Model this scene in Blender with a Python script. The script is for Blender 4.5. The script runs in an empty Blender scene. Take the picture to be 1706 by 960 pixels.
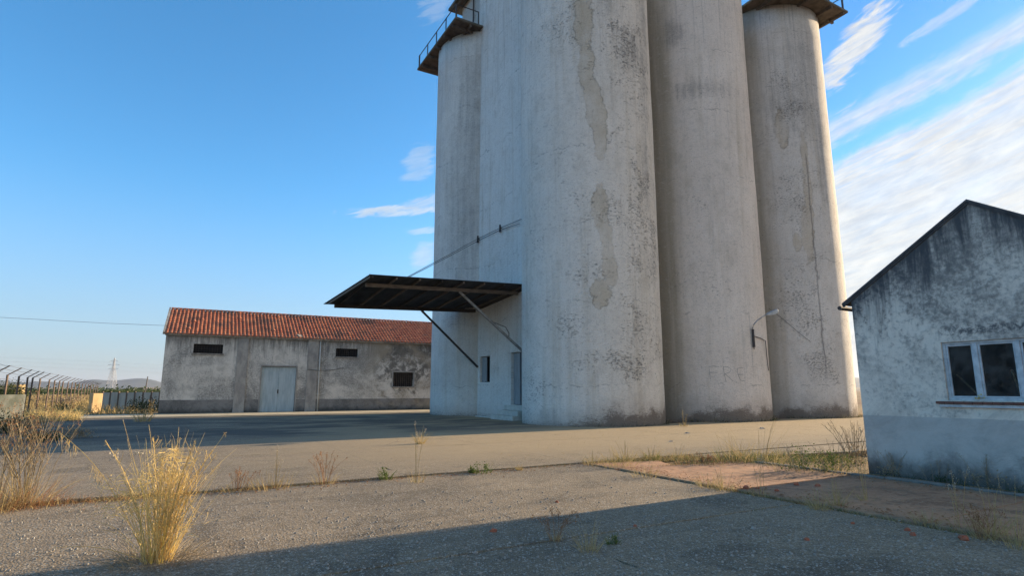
import bpy, bmesh, math, random
from mathutils import Vector, Matrix
R = math.radians
rnd = random.Random(7)
scn = bpy.context.scene
COL = scn.collection

# ------------------------------------------------------------------ camera
cam_d = bpy.data.cameras.new('camera'); cam = bpy.data.objects.new('camera', cam_d); COL.objects.link(cam)
cam_d.sensor_width = 36.0; cam_d.lens = 960 / 1706 * 36.0
cam_d.clip_start = 0.05; cam_d.clip_end = 30000
cam.location = (0, 0, 1.6); cam.rotation_euler = (R(90 + 10.04), 0, 0)
scn.camera = cam

# ------------------------------------------------------------------ node helper
class NT:
    def __init__(s, tree): s.t = tree; s.n = tree.nodes; s.l = tree.links
    def put(s, sock, val):
        if isinstance(val, bpy.types.NodeSocket): s.l.new(val, sock)
        elif val is not None: sock.default_value = val
    def node(s, typ, ins=None, **pr):
        n = s.n.new(typ)
        for k, v in pr.items(): setattr(n, k, v)
        for k, v in (ins or {}).items(): s.put(n.inputs[k], v)
        return n
    def m(s, op, a, b=None, c=None, clamp=False):
        n = s.n.new('ShaderNodeMath'); n.operation = op; n.use_clamp = clamp
        s.put(n.inputs[0], a)
        if b is not None: s.put(n.inputs[1], b)
        if c is not None: s.put(n.inputs[2], c)
        return n.outputs[0]
    def noise(s, vec, scale, detail=4, rough=.55, dist=0.):
        n = s.node('ShaderNodeTexNoise', {'Vector': vec, 'Scale': scale, 'Detail': detail, 'Roughness': rough, 'Distortion': dist})
        return n.outputs['Fac']
    def vor(s, vec, scale, feature='F1', out='Distance', rnd_=1.):
        n = s.node('ShaderNodeTexVoronoi', {'Vector': vec, 'Scale': scale, 'Randomness': rnd_}, feature=feature)
        return n.outputs[out]
    def ss(s, x, a, b, lo=0., hi=1.):
        n = s.node('ShaderNodeMapRange', {0: x, 1: a, 2: b, 3: lo, 4: hi}, interpolation_type='SMOOTHSTEP')
        return n.outputs[0]
    def mix(s, f, a, b, mode='MIX'):
        n = s.node('ShaderNodeMix', data_type='RGBA', blend_type=mode)
        s.put(n.inputs[0], f)
        for k, v in ((6, a), (7, b)):
            if isinstance(v, tuple) and len(v) == 3: v = (*v, 1)
            s.put(n.inputs[k], v)
        return n.outputs[2]
    def vm(s, vec, scale, loc=(0, 0, 0)):
        n = s.node('ShaderNodeMapping', {'Vector': vec, 'Scale': scale, 'Location': loc})
        return n.outputs[0]
    def xyz(s, vec): return s.node('ShaderNodeSeparateXYZ', {0: vec}).outputs
    def comb(s, x, y, z): return s.node('ShaderNodeCombineXYZ', {0: x, 1: y, 2: z}).outputs[0]

# ------------------------------------------------------------------ world, sun, exposure
SUN_AZ, SUN_EL = 59.0, 13.0            # degrees, azimuth clockwise from +Y
w = bpy.data.worlds.new('World'); scn.world = w; w.use_nodes = True
W = NT(w.node_tree); W.n.clear()
sky = W.node('ShaderNodeTexSky', sky_type='NISHITA', sun_disc=False, sun_elevation=R(SUN_EL), sun_rotation=R(SUN_AZ),
             altitude=600., air_density=1.0, dust_density=0.35, ozone_density=3.5)
tc = W.node('ShaderNodeTexCoord').outputs['Generated']
dx, dy, dz = W.xyz(tc)
azm = W.m('MULTIPLY', W.m('ARCTAN2', dx, dy), 180 / math.pi)
ele = W.m('MULTIPLY', W.m('ARCSINE', dz), 180 / math.pi)
ww = W.m('SUBTRACT', ele, W.m('MULTIPLY', azm, .29))
pv = W.comb(W.m('MULTIPLY', azm, .055), W.m('MULTIPLY', ww, .16), 0.)
n1 = W.noise(pv, 2.2, 7, .62, .5)
n2 = W.noise(W.comb(W.m('MULTIPLY', azm, .2), W.m('MULTIPLY', ww, .75), 3.), 1.6, 6, .6, 1.0)
nn = W.m('SUBTRACT', W.m('ADD', W.m('MULTIPLY', n1, 2.6), W.m('MULTIPLY', n2, 1.6)), 2.1)
wd = W.m('ADD', ww, nn)
azfade = W.ss(azm, 4., 27.)
azend = W.m('MAXIMUM', W.ss(W.m('ABSOLUTE', azm), 150., 179., 0., .9), W.ss(azm, 165., 179., 1., .9)); azend = W.m('MAXIMUM', W.m('MULTIPLY', W.ss(azm, 0., 1.), W.ss(azm, 100., 175., 1., .8)), W.ss(azm, -1., 0., 1., 1.))  # cloud cover carried on behind the view, added to lift the front fill
low = W.ss(wd, 9.6, 11.4, 1., 0.)
band = W.m('MULTIPLY', W.ss(wd, 11.6, 13.0), W.ss(wd, 13.2, 15.0, 1., 0.))
band = W.m('MULTIPLY', band, W.ss(n2, .25, .6, .5, 1.))
def blob(az, el, ra, re, k=0.0, amp=1., sl=.29):
    a = W.m('SUBTRACT', azm, az); e = W.m('SUBTRACT', W.m('SUBTRACT', ele, el), W.m('MULTIPLY', a, sl))
    d = W.m('ADD', W.m('POWER', W.m('ABSOLUTE', W.m('DIVIDE', a, ra)), 2.), W.m('POWER', W.m('ABSOLUTE', W.m('DIVIDE', e, re)), 2.))
    d = W.m('ADD', d, W.m('MULTIPLY', W.m('SUBTRACT', n2, .5), 4.5))
    return W.m('MULTIPLY', W.ss(d, .1, 1.5, 1., 0.), amp)
c = W.m('MULTIPLY', W.m('MAXIMUM', low, W.m('MULTIPLY', band, .85)), azfade)
for b in ((33.2, 28.4, 3.0, 1.7, 0, 1., .75), (39.5, 28.4, 2.6, .5, 0, .45, .29), (32.0, 22.8, 1.8, 1.0, 0, .6, .3), (-12.0, 17.3, 4.6, .50, 0, .7, .10), (-9.2, 18.2, 2.2, .8, 0, .5, .3),
          (-9.6, 22.0, 1.6, 1.6, 0, .32, .3), (-9.0, 13.2, 1.3, 1.1, 0, .45, .3), (-8.6, 15.6, 2.0, .35, 0, .4, .1), (-8.0, 36.0, 2.0, 1.4, 0, .22, .3)):
    c = W.m('MAXIMUM', c, blob(*b))
c = W.m('MULTIPLY', c, azend)
c = W.m('MULTIPLY', c, W.ss(n1, .15, .62, .78, 1.), clamp=True)
c = W.m('MULTIPLY', c, W.ss(ele, -1., 3.))
thin = W.noise(pv, 7., 5, .6, .3)
wisp = W.noise(W.comb(W.m('ADD', W.m('MULTIPLY', azm, .10), W.m('MULTIPLY', n1, .6)), W.m('MULTIPLY', ww, 1.1), 9.), 2.2, 8, .66, .8)
c = W.m('MULTIPLY', c, W.m('MAXIMUM', W.ss(wisp, .22, .60, .62, 1.), W.ss(wd, 10.6, 7.5, .0, .95)))
ccol = W.mix(W.ss(W.m('ADD', W.m('MULTIPLY', thin, .5), W.m('MULTIPLY', wisp, .25)), .20, .55), (.62, .64, .655), (.93, .905, .84))
SKYK = .15
hsv = W.node('ShaderNodeHueSaturation', {'Hue': .493, 'Saturation': 1.16, 'Value': .88, 'Fac': 1.0, 'Color': sky.outputs[0]})
ccol = W.mix(1., ccol, (2.95, 2.95, 2.95), 'MULTIPLY')
aur = W.m('MULTIPLY', W.ss(azm, 0., 34.), W.ss(azm, 80., 130., 1., 0.))
skyb = W.mix(W.m('MULTIPLY', aur, .62), hsv.outputs[0], W.mix(1., hsv.outputs[0], (.42, .60, .72), 'MULTIPLY'))
skyc = W.mix(W.ss(ele, 20., -2., 0., .80), skyb, (1.04, 1.17, 1.50))
fin = W.mix(W.m('MULTIPLY', c, .93), skyc, ccol)
bg = W.node('ShaderNodeBackground', {'Color': fin, 'Strength': SKYK})
W.l.new(bg.outputs[0], W.node('ShaderNodeOutputWorld').inputs[0])

sun_d = bpy.data.lights.new('sun', 'SUN'); sun = bpy.data.objects.new('sun', sun_d); COL.objects.link(sun)
sun_d.energy = 5.0; sun_d.angle = R(.5); sun_d.color = (1, .78, .52)
sv = Vector((math.sin(R(SUN_AZ)) * math.cos(R(SUN_EL)), math.cos(R(SUN_AZ)) * math.cos(R(SUN_EL)), math.sin(R(SUN_EL))))
sun.rotation_euler = sv.to_track_quat('Z', 'Y').to_euler(); sun.location = sv * 60
vs = scn.view_settings; vs.view_transform = 'Standard'; vs.look = 'None'; vs.gamma = 1; vs.exposure = 1.30

# ------------------------------------------------------------------ geometry helpers
CAMF = 960.; TH = math.atan2(170, 960)
GA = R(60.5); U = Vector((math.sin(GA), math.cos(GA), 0)); V = Vector((-U.y, U.x, 0)); GROT = math.pi / 2 - GA
def gp(px, py, z=0.):
    """where a photograph pixel meets the level z"""
    a = (px - 853) / CAMF; b = -(py - 480) / CAMF; c_, s_ = math.cos(TH), math.sin(TH)
    r = Vector((a, c_ - b * s_, s_ + b * c_)); t = (z - 1.6) / r.z
    return Vector((0, 0, 1.6)) + r * t
def uvp(a, b, z=0.): return U * a + V * b + Vector((0, 0, z))

class MB:
    def __init__(s): s.v = []; s.f = []
    def add(s, vs_, fs):
        o = len(s.v); s.v += [tuple(q) for q in vs_]; s.f += [tuple(i + o for i in f_) for f_ in fs]
    def box(s, a, b):
        x0, y0, z0 = a; x1, y1, z1 = b
        s.add([(x0,y0,z0),(x1,y0,z0),(x1,y1,z0),(x0,y1,z0),(x0,y0,z1),(x1,y0,z1),(x1,y1,z1),(x0,y1,z1)],
              [(3,2,1,0),(4,5,6,7),(0,1,5,4),(1,2,6,5),(2,3,7,6),(3,0,4,7)])
    def bar(s, p, q, wd_, ht=None, up=(0,0,1)):
        p = Vector(p); q = Vector(q); ht = ht or wd_; d = (q - p).normalized()
        up = Vector(up)
        if abs(d.dot(up)) > .98: up = Vector((1, 0, 0))
        x = d.cross(up).normalized() * wd_ / 2; y = x.cross(d).normalized() * ht / 2
        s.add([p-x-y, p+x-y, p+x+y, p-x+y, q-x-y, q+x-y, q+x+y, q-x+y],
              [(0,1,2,3),(7,6,5,4),(1,0,4,5),(2,1,5,6),(3,2,6,7),(0,3,7,4)])
    def tube(s, pts, r, n=6, r1=None):
        pts = [Vector(p) for p in pts]; k = len(pts); o = len(s.v)
        for i, p in enumerate(pts):
            d = (pts[min(i+1, k-1)] - pts[max(i-1, 0)]).normalized()
            up = Vector((0,0,1)) if abs(d.z) < .95 else Vector((1,0,0))
            x = d.cross(up).normalized(); y = x.cross(d); rr = r if r1 is None else r + (r1 - r) * i / (k - 1)
            for j in range(n):
                a = 2 * math.pi * j / n; s.v.append(tuple(p + x * math.cos(a) * rr + y * math.sin(a) * rr))
        for i in range(k - 1):
            for j in range(n):
                a = o + i*n + j; b = o + i*n + (j+1) % n; s.f.append((a, b, b+n, a+n))
        s.f.append(tuple(o + j for j in range(n))[::-1]); s.f.append(tuple(o + (k-1)*n + j for j in range(n)))
    def prism(s, poly, z0, z1):
        n = len(poly); s.add([(x, y, z0) for x, y in poly] + [(x, y, z1) for x, y in poly],
            [tuple(range(n))[::-1], tuple(range(n, 2*n))] + [(i, (i+1) % n, n + (i+1) % n, n + i) for i in range(n)])
    def blade(s, p, d, L, wd_, bend, seg=3):
        """a thin tapered ribbon that bends over"""
        p = Vector(p); d = Vector(d).normalized(); side = d.cross(Vector((rnd.uniform(-1,1), rnd.uniform(-1,1), .2))).normalized()
        o = len(s.v); g = Vector((bend[0], bend[1], -abs(bend[2])))
        q = p.copy(); dd = d.copy()
        for i in range(seg + 1):
            t = i / seg; ww_ = wd_ * (1 - .8 * t) / 2
            s.v.append(tuple(q - side * ww_)); s.v.append(tuple(q + side * ww_))
            dd = (dd + g / seg).normalized(); q = q + dd * L / seg
        for i in range(seg): a = o + 2*i; s.f.append((a, a+1, a+3, a+2))
        return Vector(s.v[-1])
    def leaf(s, p, sz):
        n = Vector((rnd.gauss(0,1), rnd.gauss(0,1), rnd.gauss(0,1))).normalized(); x = n.orthogonal().normalized() * sz; y = n.cross(x).normalized() * sz * .5
        p = Vector(p); s.add([p-x, p+y, p+x, p-y], [(0,1,2,3)])
    def mesh(s, name): 
        me = bpy.data.meshes.new(name); me.from_pydata(s.v, [], s.f); me.update(); return me
    def build(s, name, mat, parent=None, smooth=False, label=None, kind=None, bevel=0):
        me = s.mesh(name); me.materials.append(mat)
        if smooth: me.polygons.foreach_set('use_smooth', [True] * len(me.polygons))
        o = bpy.data.objects.new(name, me); COL.objects.link(o)
        if parent is not None: o.parent = parent
        if label: o['label'] = label
        if kind is None and parent is not None and name in ('seed_heads', 'stems', 'blades', 'leaves', 'green_blades', 'dry_blades', 'curled_leaves', 'branched_stems', 'fallen_blades', 'foliage'): kind = 'stuff'
        if kind: o['kind'] = kind
        if bevel:
            b = o.modifiers.new('bevel', 'BEVEL'); b.width = bevel; b.segments = 1; b.limit_method = 'ANGLE'
        return o
def thing(name, label, cat, loc=(0,0,0), rotz=0., group=None):
    o = bpy.data.objects.new(name, None); COL.objects.link(o); o.location = loc; o.rotation_euler = (0, 0, rotz)
    o.empty_display_size = .2; o['label'] = label; o['category'] = cat
    if group: o['group'] = group
    return o
def tag(o, label, cat, group=None):
    o['label'] = label; o['category'] = cat
    if group: o['group'] = group
    return o
def struct(o): o['kind'] = 'structure'; return o
def link_copy(src, parent=None, **kw):
    o = src.copy(); COL.objects.link(o)
    if parent is not None: o.parent = parent
    for k, v_ in kw.items(): setattr(o, k, v_)
    return o

# ------------------------------------------------------------------ materials
def new_mat(name, rough=.85, spec=.3):
    m = bpy.data.materials.new(name); m.use_nodes = True; T = NT(m.node_tree)
    b = T.n['Principled BSDF']; b.inputs['Roughness'].default_value = rough; b.inputs['Specular IOR Level'].default_value = spec
    return m, T, b
def pos(T): return T.node('ShaderNodeNewGeometry').outputs['Position']
def obj(T): return T.node('ShaderNodeTexCoord').outputs['Object']
def bump(T, b, h, dist, strength=1.):
    n = T.node('ShaderNodeBump', {'Height': h, 'Distance': dist, 'Strength': strength}); T.l.new(n.outputs[0], b.inputs['Normal'])
def simple(name, c1, c2, scale=4., rough=.8, bmp=0., spec=.3, metallic=0., stretch=(1,1,1)):
    m, T, b = new_mat(name, rough, spec); p = T.vm(obj(T), stretch)
    n = T.noise(p, scale, 6, .65); c_ = T.mix(T.ss(n, .3, .7), c1, c2)
    T.l.new(c_, b.inputs['Base Color']); b.inputs['Metallic'].default_value = metallic
    if bmp: bump(T, b, T.noise(p, scale * 4, 4, .6), bmp)
    return m

def silo_mat(name, tint, tint2, patches=(), dark=(), basew=(0., 2., .7), seed=0., spk=1., spkc=None, cyl=True, drips=(), lefts=None):
    m, T, b = new_mat(name, .93, .15)
    o = obj(T); x, y, z = T.xyz(o)
    if cyl:
        a = R(120); x2 = T.m('SUBTRACT', T.m('MULTIPLY', x, math.cos(a)), T.m('MULTIPLY', y, math.sin(a)))
        y2 = T.m('ADD', T.m('MULTIPLY', x, math.sin(a)), T.m('MULTIPLY', y, math.cos(a)))
        s = T.m('MULTIPLY', T.m('ARCTAN2', y2, x2), 3.45)
    else: s = y
    P = T.comb(s, z, seed)
    big = T.noise(P, .28, 5, .6, .4)
    mid = T.noise(T.comb(s, T.m('MULTIPLY', z, .6), seed + 3), 1.1, 6, .65, .3)
    strk = T.noise(T.comb(T.m('MULTIPLY', s, 2.2), T.m('MULTIPLY', z, .10), seed + 7), 1.6, 6, .7, .2)
    col = T.mix(T.ss(big, .3, .7), tint, tint2)
    col = T.mix(T.ss(mid, .48, .75, 0., .34), col, (.48, .43, .35))
    col = T.mix(T.ss(strk, .52, .80, 0., .42), col, (.36, .345, .32))
    # rain streaks let down from the roof slab, fading as they fall
    rs = T.noise(T.comb(T.m('MULTIPLY', s, 4.2), T.m('MULTIPLY', z, .07), seed + 31), 1.5, 5, .7)
    col = T.mix(T.m('MULTIPLY', T.ss(rs, .52, .70), T.ss(z, 14., 25., .05, .42)), col, (.24, .235, .225))
    # faint rings where each lift of the slipform stopped
    rg = T.m('ABSOLUTE', T.m('SUBTRACT', T.m('FRACT', T.m('ADD', T.m('DIVIDE', z, 1.22), T.m('MULTIPLY', mid, .12))), .5))
    col = T.mix(T.m('MULTIPLY', T.ss(rg, .0, .04, 1., 0.), T.ss(big, .55, .70, .0, .14)), col, (.36, .34, .31))
    # warm dust streaks
    st2 = T.noise(T.comb(T.m('MULTIPLY', s, 1.3), T.m('MULTIPLY', z, .06), seed + 17), 1.5, 4, .6)
    col = T.mix(T.ss(st2, .5, .75, 0., .35), col, (.50, .42, .30))
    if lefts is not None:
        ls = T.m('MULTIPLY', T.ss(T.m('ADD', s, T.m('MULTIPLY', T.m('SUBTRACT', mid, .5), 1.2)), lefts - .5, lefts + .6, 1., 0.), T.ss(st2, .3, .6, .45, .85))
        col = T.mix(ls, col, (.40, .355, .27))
    # plaster floated on by hand: mottle a hand's breadth across
    mt = T.noise(T.comb(s, T.m('MULTIPLY', z, 1.25), seed + 23), 3.6, 5, .72, .8)
    col = T.mix(T.ss(mt, .48, .70, 0., .30), col, (.42, .40, .365)); col = T.mix(T.ss(mt, .30, .46, .35, 0.), col, (.80, .79, .76))
    # scaled-off flecks, in clusters; the flecks are short and level, like peeling whitewash
    fl = T.noise(T.comb(T.m('MULTIPLY', s, 1.), T.m('MULTIPLY', z, 1.9), seed + 1), 7.5, 4, .7, .6)
    clus = T.noise(T.comb(s, z, seed + 11), .5, 4, .6)
    rim = T.ss(clus, .36, .68, 0., 1.)
    if spkc is not None:
        for (s0, z0, rs, rz) in spkc:
            d = T.m('ADD', T.m('POWER', T.m('ABSOLUTE', T.m('DIVIDE', T.m('SUBTRACT', s, s0), rs)), 2.), T.m('POWER', T.m('ABSOLUTE', T.m('DIVIDE', T.m('SUBTRACT', z, z0), rz)), 2.))
            rim = T.m('MAXIMUM', rim, T.m('MULTIPLY', T.ss(T.m('ADD', d, T.m('ADD', T.m('MULTIPLY', T.m('SUBTRACT', mid, .5), 6.), T.m('MULTIPLY', T.m('SUBTRACT', clus, .5), 5.))), -.8, 2.6, 1., 0.), 1.2))
    th = T.m('SUBTRACT', .80, T.m('MULTIPLY', rim, .26 * spk))
    flk = T.m('MULTIPLY', T.m('SUBTRACT', fl, th), 7., clamp=True)
    col = T.mix(T.m('MULTIPLY', flk, .62), col, (.13, .13, .13))
    # fine grain
    gr = T.noise(P, 26., 3, .7)
    col = T.mix(T.ss(gr, .50, .72, .0, .55), col, (.26, .25, .235)); col = T.mix(T.ss(fl, .55, .70, 0., .42), col, (.24, .23, .22))
    # hairline cracks at the lift joints
    wz = T.m('ADD', z, T.m('MULTIPLY', T.m('SUBTRACT', mid, .5), 1.1))
    cr = T.m('ABSOLUTE', T.m('SUBTRACT', T.m('FRACT', T.m('DIVIDE', wz, 3.7)), .5))
    crk = T.m('MULTIPLY', T.ss(cr, .0, .012, 1., 0.), T.ss(T.noise(P, 1.7, 3, .5), .45, .6))
    col = T.mix(T.m('MULTIPLY', crk, .45), col, (.16, .15, .14))
    dn = T.m('ADD', T.m('MULTIPLY', T.m('SUBTRACT', T.noise(T.comb(s, z, seed + 5), 1.3, 5, .65), .5), 3.4), T.m('MULTIPLY', T.m('SUBTRACT', T.noise(T.comb(s, z, seed + 6), 4., 4, .65), .5), 1.6))
    def region(lst):
        dm = None
        for (s0, z0, rs, rz) in lst:
            d = T.m('ADD', T.m('POWER', T.m('ABSOLUTE', T.m('DIVIDE', T.m('SUBTRACT', s, s0), rs)), 2.), T.m('POWER', T.m('ABSOLUTE', T.m('DIVIDE', T.m('SUBTRACT', z, z0), rz)), 2.))
            dm = d if dm is None else T.m('MINIMUM', dm, d)
        return T.m('ADD', dm, dn)
    if patches:
        d = region(patches)
        d = T.m('ADD', d, T.m('MULTIPLY', T.m('SUBTRACT', fl, .5), 1.1)); fill = T.ss(d, .85, 1.15, 1., 0.)
        col = T.mix(T.m('MULTIPLY', fill, T.ss(mid, .3, .65, .2, .55)), col, T.mix(mid, (.45, .35, .22), (.57, .47, .33)))
        ring = T.m('MULTIPLY', T.ss(d, .75, 1.0), T.ss(d, 1.05, 1.3, 1., 0.))
        col = T.mix(T.m('MULTIPLY', ring, T.ss(mid, .40, .62, .05, .6)), col, (.20, .165, .12))
    if dark:
        d = T.m('ADD', region(dark), T.m('MULTIPLY', T.m('SUBTRACT', strk, .5), 7.)); dk_ = T.m('MULTIPLY', T.ss(d, -1.5, 2.4, 1., 0.), T.ss(T.m('ADD', T.m('MULTIPLY', fl, .5), T.m('MULTIPLY', gr, .5)), .35, .62, .35, .9)); col = T.mix(T.m('MULTIPLY', dk_, .75), col, (.17, .17, .17))
    for (s0, z0, z1, wd_) in drips:
        ds = T.m('ABSOLUTE', T.m('SUBTRACT', T.m('ADD', s, T.m('MULTIPLY', T.m('SUBTRACT', mid, .5), .5)), s0))
        k = T.m('MULTIPLY', T.ss(ds, 0., wd_, 1., 0.), T.m('MULTIPLY', T.ss(z, z0, z0 + 1.5), T.ss(z, z1 - .6, z1, 1., 0.)))
        col = T.mix(T.m('MULTIPLY', k, .6), col, (.15, .14, .14))
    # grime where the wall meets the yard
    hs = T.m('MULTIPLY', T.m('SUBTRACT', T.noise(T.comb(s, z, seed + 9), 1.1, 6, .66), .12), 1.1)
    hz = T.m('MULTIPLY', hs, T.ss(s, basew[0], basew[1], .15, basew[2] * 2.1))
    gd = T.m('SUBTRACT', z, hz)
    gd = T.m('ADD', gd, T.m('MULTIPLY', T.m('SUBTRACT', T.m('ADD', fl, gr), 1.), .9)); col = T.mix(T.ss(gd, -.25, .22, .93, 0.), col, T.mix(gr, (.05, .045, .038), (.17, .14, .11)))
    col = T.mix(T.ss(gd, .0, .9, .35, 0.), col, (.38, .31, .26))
    T.l.new(col, b.inputs['Base Color'])
    trow = T.noise(T.comb(s, T.m('MULTIPLY', z, 1.5), seed), 9., 5, .7, .5)
    hgt = T.m('SUBTRACT', T.m('ADD', T.m('MULTIPLY', trow, 1.3), T.m('MULTIPLY', gr, .5)), T.m('MULTIPLY', flk, .5))
    bump(T, b, hgt, .07, 1.)
    
    return m

M = {}
M['silo1'] = silo_mat('whitewash_cool', (.88, .83, .75), (.80, .755, .68),
    patches=[(-.45, 19.4, .46, 1.5), (-.35, 17.0, .36, 1.3), (-.12, 15.3, .38, 1.2), (.22, 13.9, .34, 1.3), (.20, 12.7, .26, .5),
             (.12, 10.0, .38, .9), (.20, 9.1, .34, .6), (.38, 8.2, .30, 1.0), (.5, 7.0, .34, .8), (.1, 5.9, .45, .55), (.0, 5.5, .35, .3)],
    dark=[(2.0, 18.2, .8, 1.0), (3.0, 17.0, .35, 2.6), (.7, 21., .8, 1.4), (3.2, 21., .5, 3.), (2.9, 12.6, .25, 2.2), (-2.4, .25, .55, .5)], basew=(-2.2, 1.0, .75), seed=2., spk=1.05,
    spkc=[(2.2, 17.4, 1.6, 4.0), (2.6, 9.5, 1.6, 5.), (2.4, 4.6, 1.8, 1.6), (1.3, 2.7, 2.6, .7)])
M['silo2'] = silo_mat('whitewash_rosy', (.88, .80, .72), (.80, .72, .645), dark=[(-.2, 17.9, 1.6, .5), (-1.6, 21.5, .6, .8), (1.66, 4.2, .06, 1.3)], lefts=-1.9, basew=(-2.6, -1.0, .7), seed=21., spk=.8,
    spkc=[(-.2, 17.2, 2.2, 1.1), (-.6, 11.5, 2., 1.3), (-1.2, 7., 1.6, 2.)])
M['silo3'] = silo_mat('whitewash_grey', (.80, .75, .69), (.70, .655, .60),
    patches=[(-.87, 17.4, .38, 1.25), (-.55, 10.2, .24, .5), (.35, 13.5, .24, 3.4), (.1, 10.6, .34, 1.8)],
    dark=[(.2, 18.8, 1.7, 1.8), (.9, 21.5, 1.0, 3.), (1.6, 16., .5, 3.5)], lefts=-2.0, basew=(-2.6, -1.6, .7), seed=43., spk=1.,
    spkc=[(-.4, 20.6, 1.2, .9), (.3, 18.6, 1.6, 1.0), (-.3, 13.0, 1.5, 2.0), (-.5, 6.5, 1.3, 2.6), (.2, 3., 1.2, 1.4)], drips=[(.42, 2.0, 16.0, .09)])
M['siloA'] = silo_mat('whitewash_streaked', (.82, .80, .74), (.68, .66, .62), dark=[(-1.3, 13.5, 1.0, 5.), (-.6, 20., .9, 3.4), (-1.6, 6.4, .9, .8)], basew=(-6., -5., .12), seed=71., spk=.55)
M['wall'] = silo_mat('whitewash_wall', (.85, .83, .78), (.78, .76, .71), dark=[], basew=(-60., -50., .1), seed=91., spk=.25, cyl=False)
M['headhouse'] = silo_mat('whitewash_headhouse', (.58, .57, .53), (.50, .48, .44), basew=(-60., -50., .1), seed=101., spk=.3, cyl=False)

def concrete_mat(name, c1, c2, red=False):
    m, T, b = new_mat(name, .9, .25); p = pos(T)
    x, y, z = T.xyz(p)
    uu = T.m('ADD', T.m('MULTIPLY', x, U.x), T.m('MULTIPLY', y, U.y)); vv = T.m('ADD', T.m('MULTIPLY', x, V.x), T.m('MULTIPLY', y, V.y))
    big = T.noise(p, .22, 5, .6, .5); mid = T.noise(p, 1.3, 6, .65, .4); fine = T.noise(p, 9., 5, .7)
    col = T.mix(T.ss(big, .3, .7), c1, c2)
    col = T.mix(T.ss(mid, .48, .72, 0., .55), col, tuple(q * .6 for q in c2))
    blot = T.noise(p, .55, 6, .7, 1.2)
    col = T.mix(T.ss(blot, .54, .62, 0., .62), col, tuple(q * .5 for q in c2)); col = T.mix(T.ss(blot, .30, .42, .45, 0.), col, tuple(min(1, q * 1.35) for q in c1))
    # tyre-worn and rain-washed streaks along the slab rows
    stk = T.noise(T.comb(T.m('MULTIPLY', uu, .28), T.m('MULTIPLY', vv, 1.5), 2.), 1.2, 6, .68, .3)
    col = T.mix(T.ss(stk, .5, .72, 0., .45), col, tuple(q * 1.35 for q in c1)); col = T.mix(T.ss(stk, .28, .44, .6, 0.), col, tuple(q * .55 for q in c2))
    col = T.mix(T.ss(fine, .45, .8, 0., .5), col, tuple(q * .55 for q in c2))
    if red:
        sc_ = T.noise(p, 3.2, 7, .72, .6); col = T.mix(T.ss(sc_, .50, .66, 0., .65), col, (.17, .125, .085)); col = T.mix(T.ss(T.noise(p, 28., 4, .7), .52, .68, 0., .5), col, (.50, .40, .30))
        soil = T.m('ADD', T.ss(uu, 10.6, 11.15), T.ss(uu, 8.2, 7.85)); col = T.mix(T.m('MULTIPLY', soil, T.ss(fine, .3, .6, .2, .8)), col, (.20, .16, .10))
    if not red:
        # exposed aggregate: pale and dark stones
        for sc, amt in ((26., .45), (46., .62), (90., .6)):
            vo = T.node('ShaderNodeTexVoronoi', {'Vector': p, 'Scale': sc}); rc = T.xyz(vo.outputs['Color'])
            core = T.ss(vo.outputs['Distance'], .25, .5, 1., 0.)
            col = T.mix(T.m('MULTIPLY', core, T.ss(rc[0], .68, .76, 0., amt)), col, (.56, .53, .46))
            col = T.mix(T.m('MULTIPLY', core, T.ss(rc[1], .60, .70, 0., amt * 1.2)), col, (.05, .048, .045))
        # blown dust, thick beyond the second joint on the right
        sand = T.m('MULTIPLY', T.ss(T.m('ADD', vv, T.m('MULTIPLY', mid, 2.)), 10.6, 15.5), T.ss(T.m('ADD', uu, T.m('MULTIPLY', big, 5.)), 1., 11.))
        sand = T.m('MULTIPLY', sand, T.ss(fine, .28, .5, .55, .92))
        col = T.mix(sand, col, T.mix(mid, (.33, .245, .14), (.43, .33, .20)))
        # darker noise patches on the yard in front of the loading door
        yard_dark = T.m('MULTIPLY', T.ss(vv, 19., 23.), T.ss(uu, 17., 12.5 ))
        yard_dark = T.m('MULTIPLY', yard_dark, T.ss(T.noise(T.comb(T.m('MULTIPLY', uu, .5), T.m('MULTIPLY', vv, .9), 8.), .5, 5, .6), .40, .58, .18, .80))
        col = T.mix(yard_dark, col, (.06, .058, .055))
        # hairline cracks wandering over the slabs
        ck = T.vor(T.node('ShaderNodeVectorMath', {0: p, 1: T.node('ShaderNodeVectorMath', {0: T.node('ShaderNodeTexNoise', {'Vector': p, 'Scale': 1.5, 'Detail': 4.}).outputs['Color'], 'Scale': .9}, operation='SCALE').outputs[0]}, operation='ADD').outputs[0], .42, 'DISTANCE_TO_EDGE')
        col = T.mix(T.m('MULTIPLY', T.ss(ck, .0, .008, 1., 0.), T.ss(big, .50, .62, .0, .6)), col, (.05, .047, .04))
    T.l.new(col, b.inputs['Base Color'])
    h_ = T.m('ADD', T.m('MULTIPLY', fine, .5), T.m('ADD', T.vor(p, 48., 'F1'), T.m('MULTIPLY', mid, 1.5))) if not red else T.m('ADD', fine, mid)
    bump(T, b, h_, .007, .8)
    return m
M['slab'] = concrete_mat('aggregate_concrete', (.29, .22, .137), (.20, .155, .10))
M['redslab'] = concrete_mat('red_floor_concrete', (.50, .27, .145), (.36, .19, .11), True)
def dirt_mat():
    m, T, b = new_mat('dry_earth', .95, .1); p = pos(T)
    big = T.noise(p, .03, 6, .6); mid = T.noise(p, .8, 6, .7); fine = T.noise(p, 12., 5, .7)
    col = T.mix(T.ss(big, .35, .65), (.34, .25, .14), (.27, .16, .095)); col = T.mix(T.ss(mid, .4, .7, 0., .7), col, (.20, .15, .09))
    col = T.mix(T.ss(fine, .5, .8, 0., .6), col, (.10, .08, .05))
    T.l.new(col, b.inputs['Base Color']); bump(T, b, T.m('ADD', mid, fine), .05); return m
M['dirt'] = dirt_mat()
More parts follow.
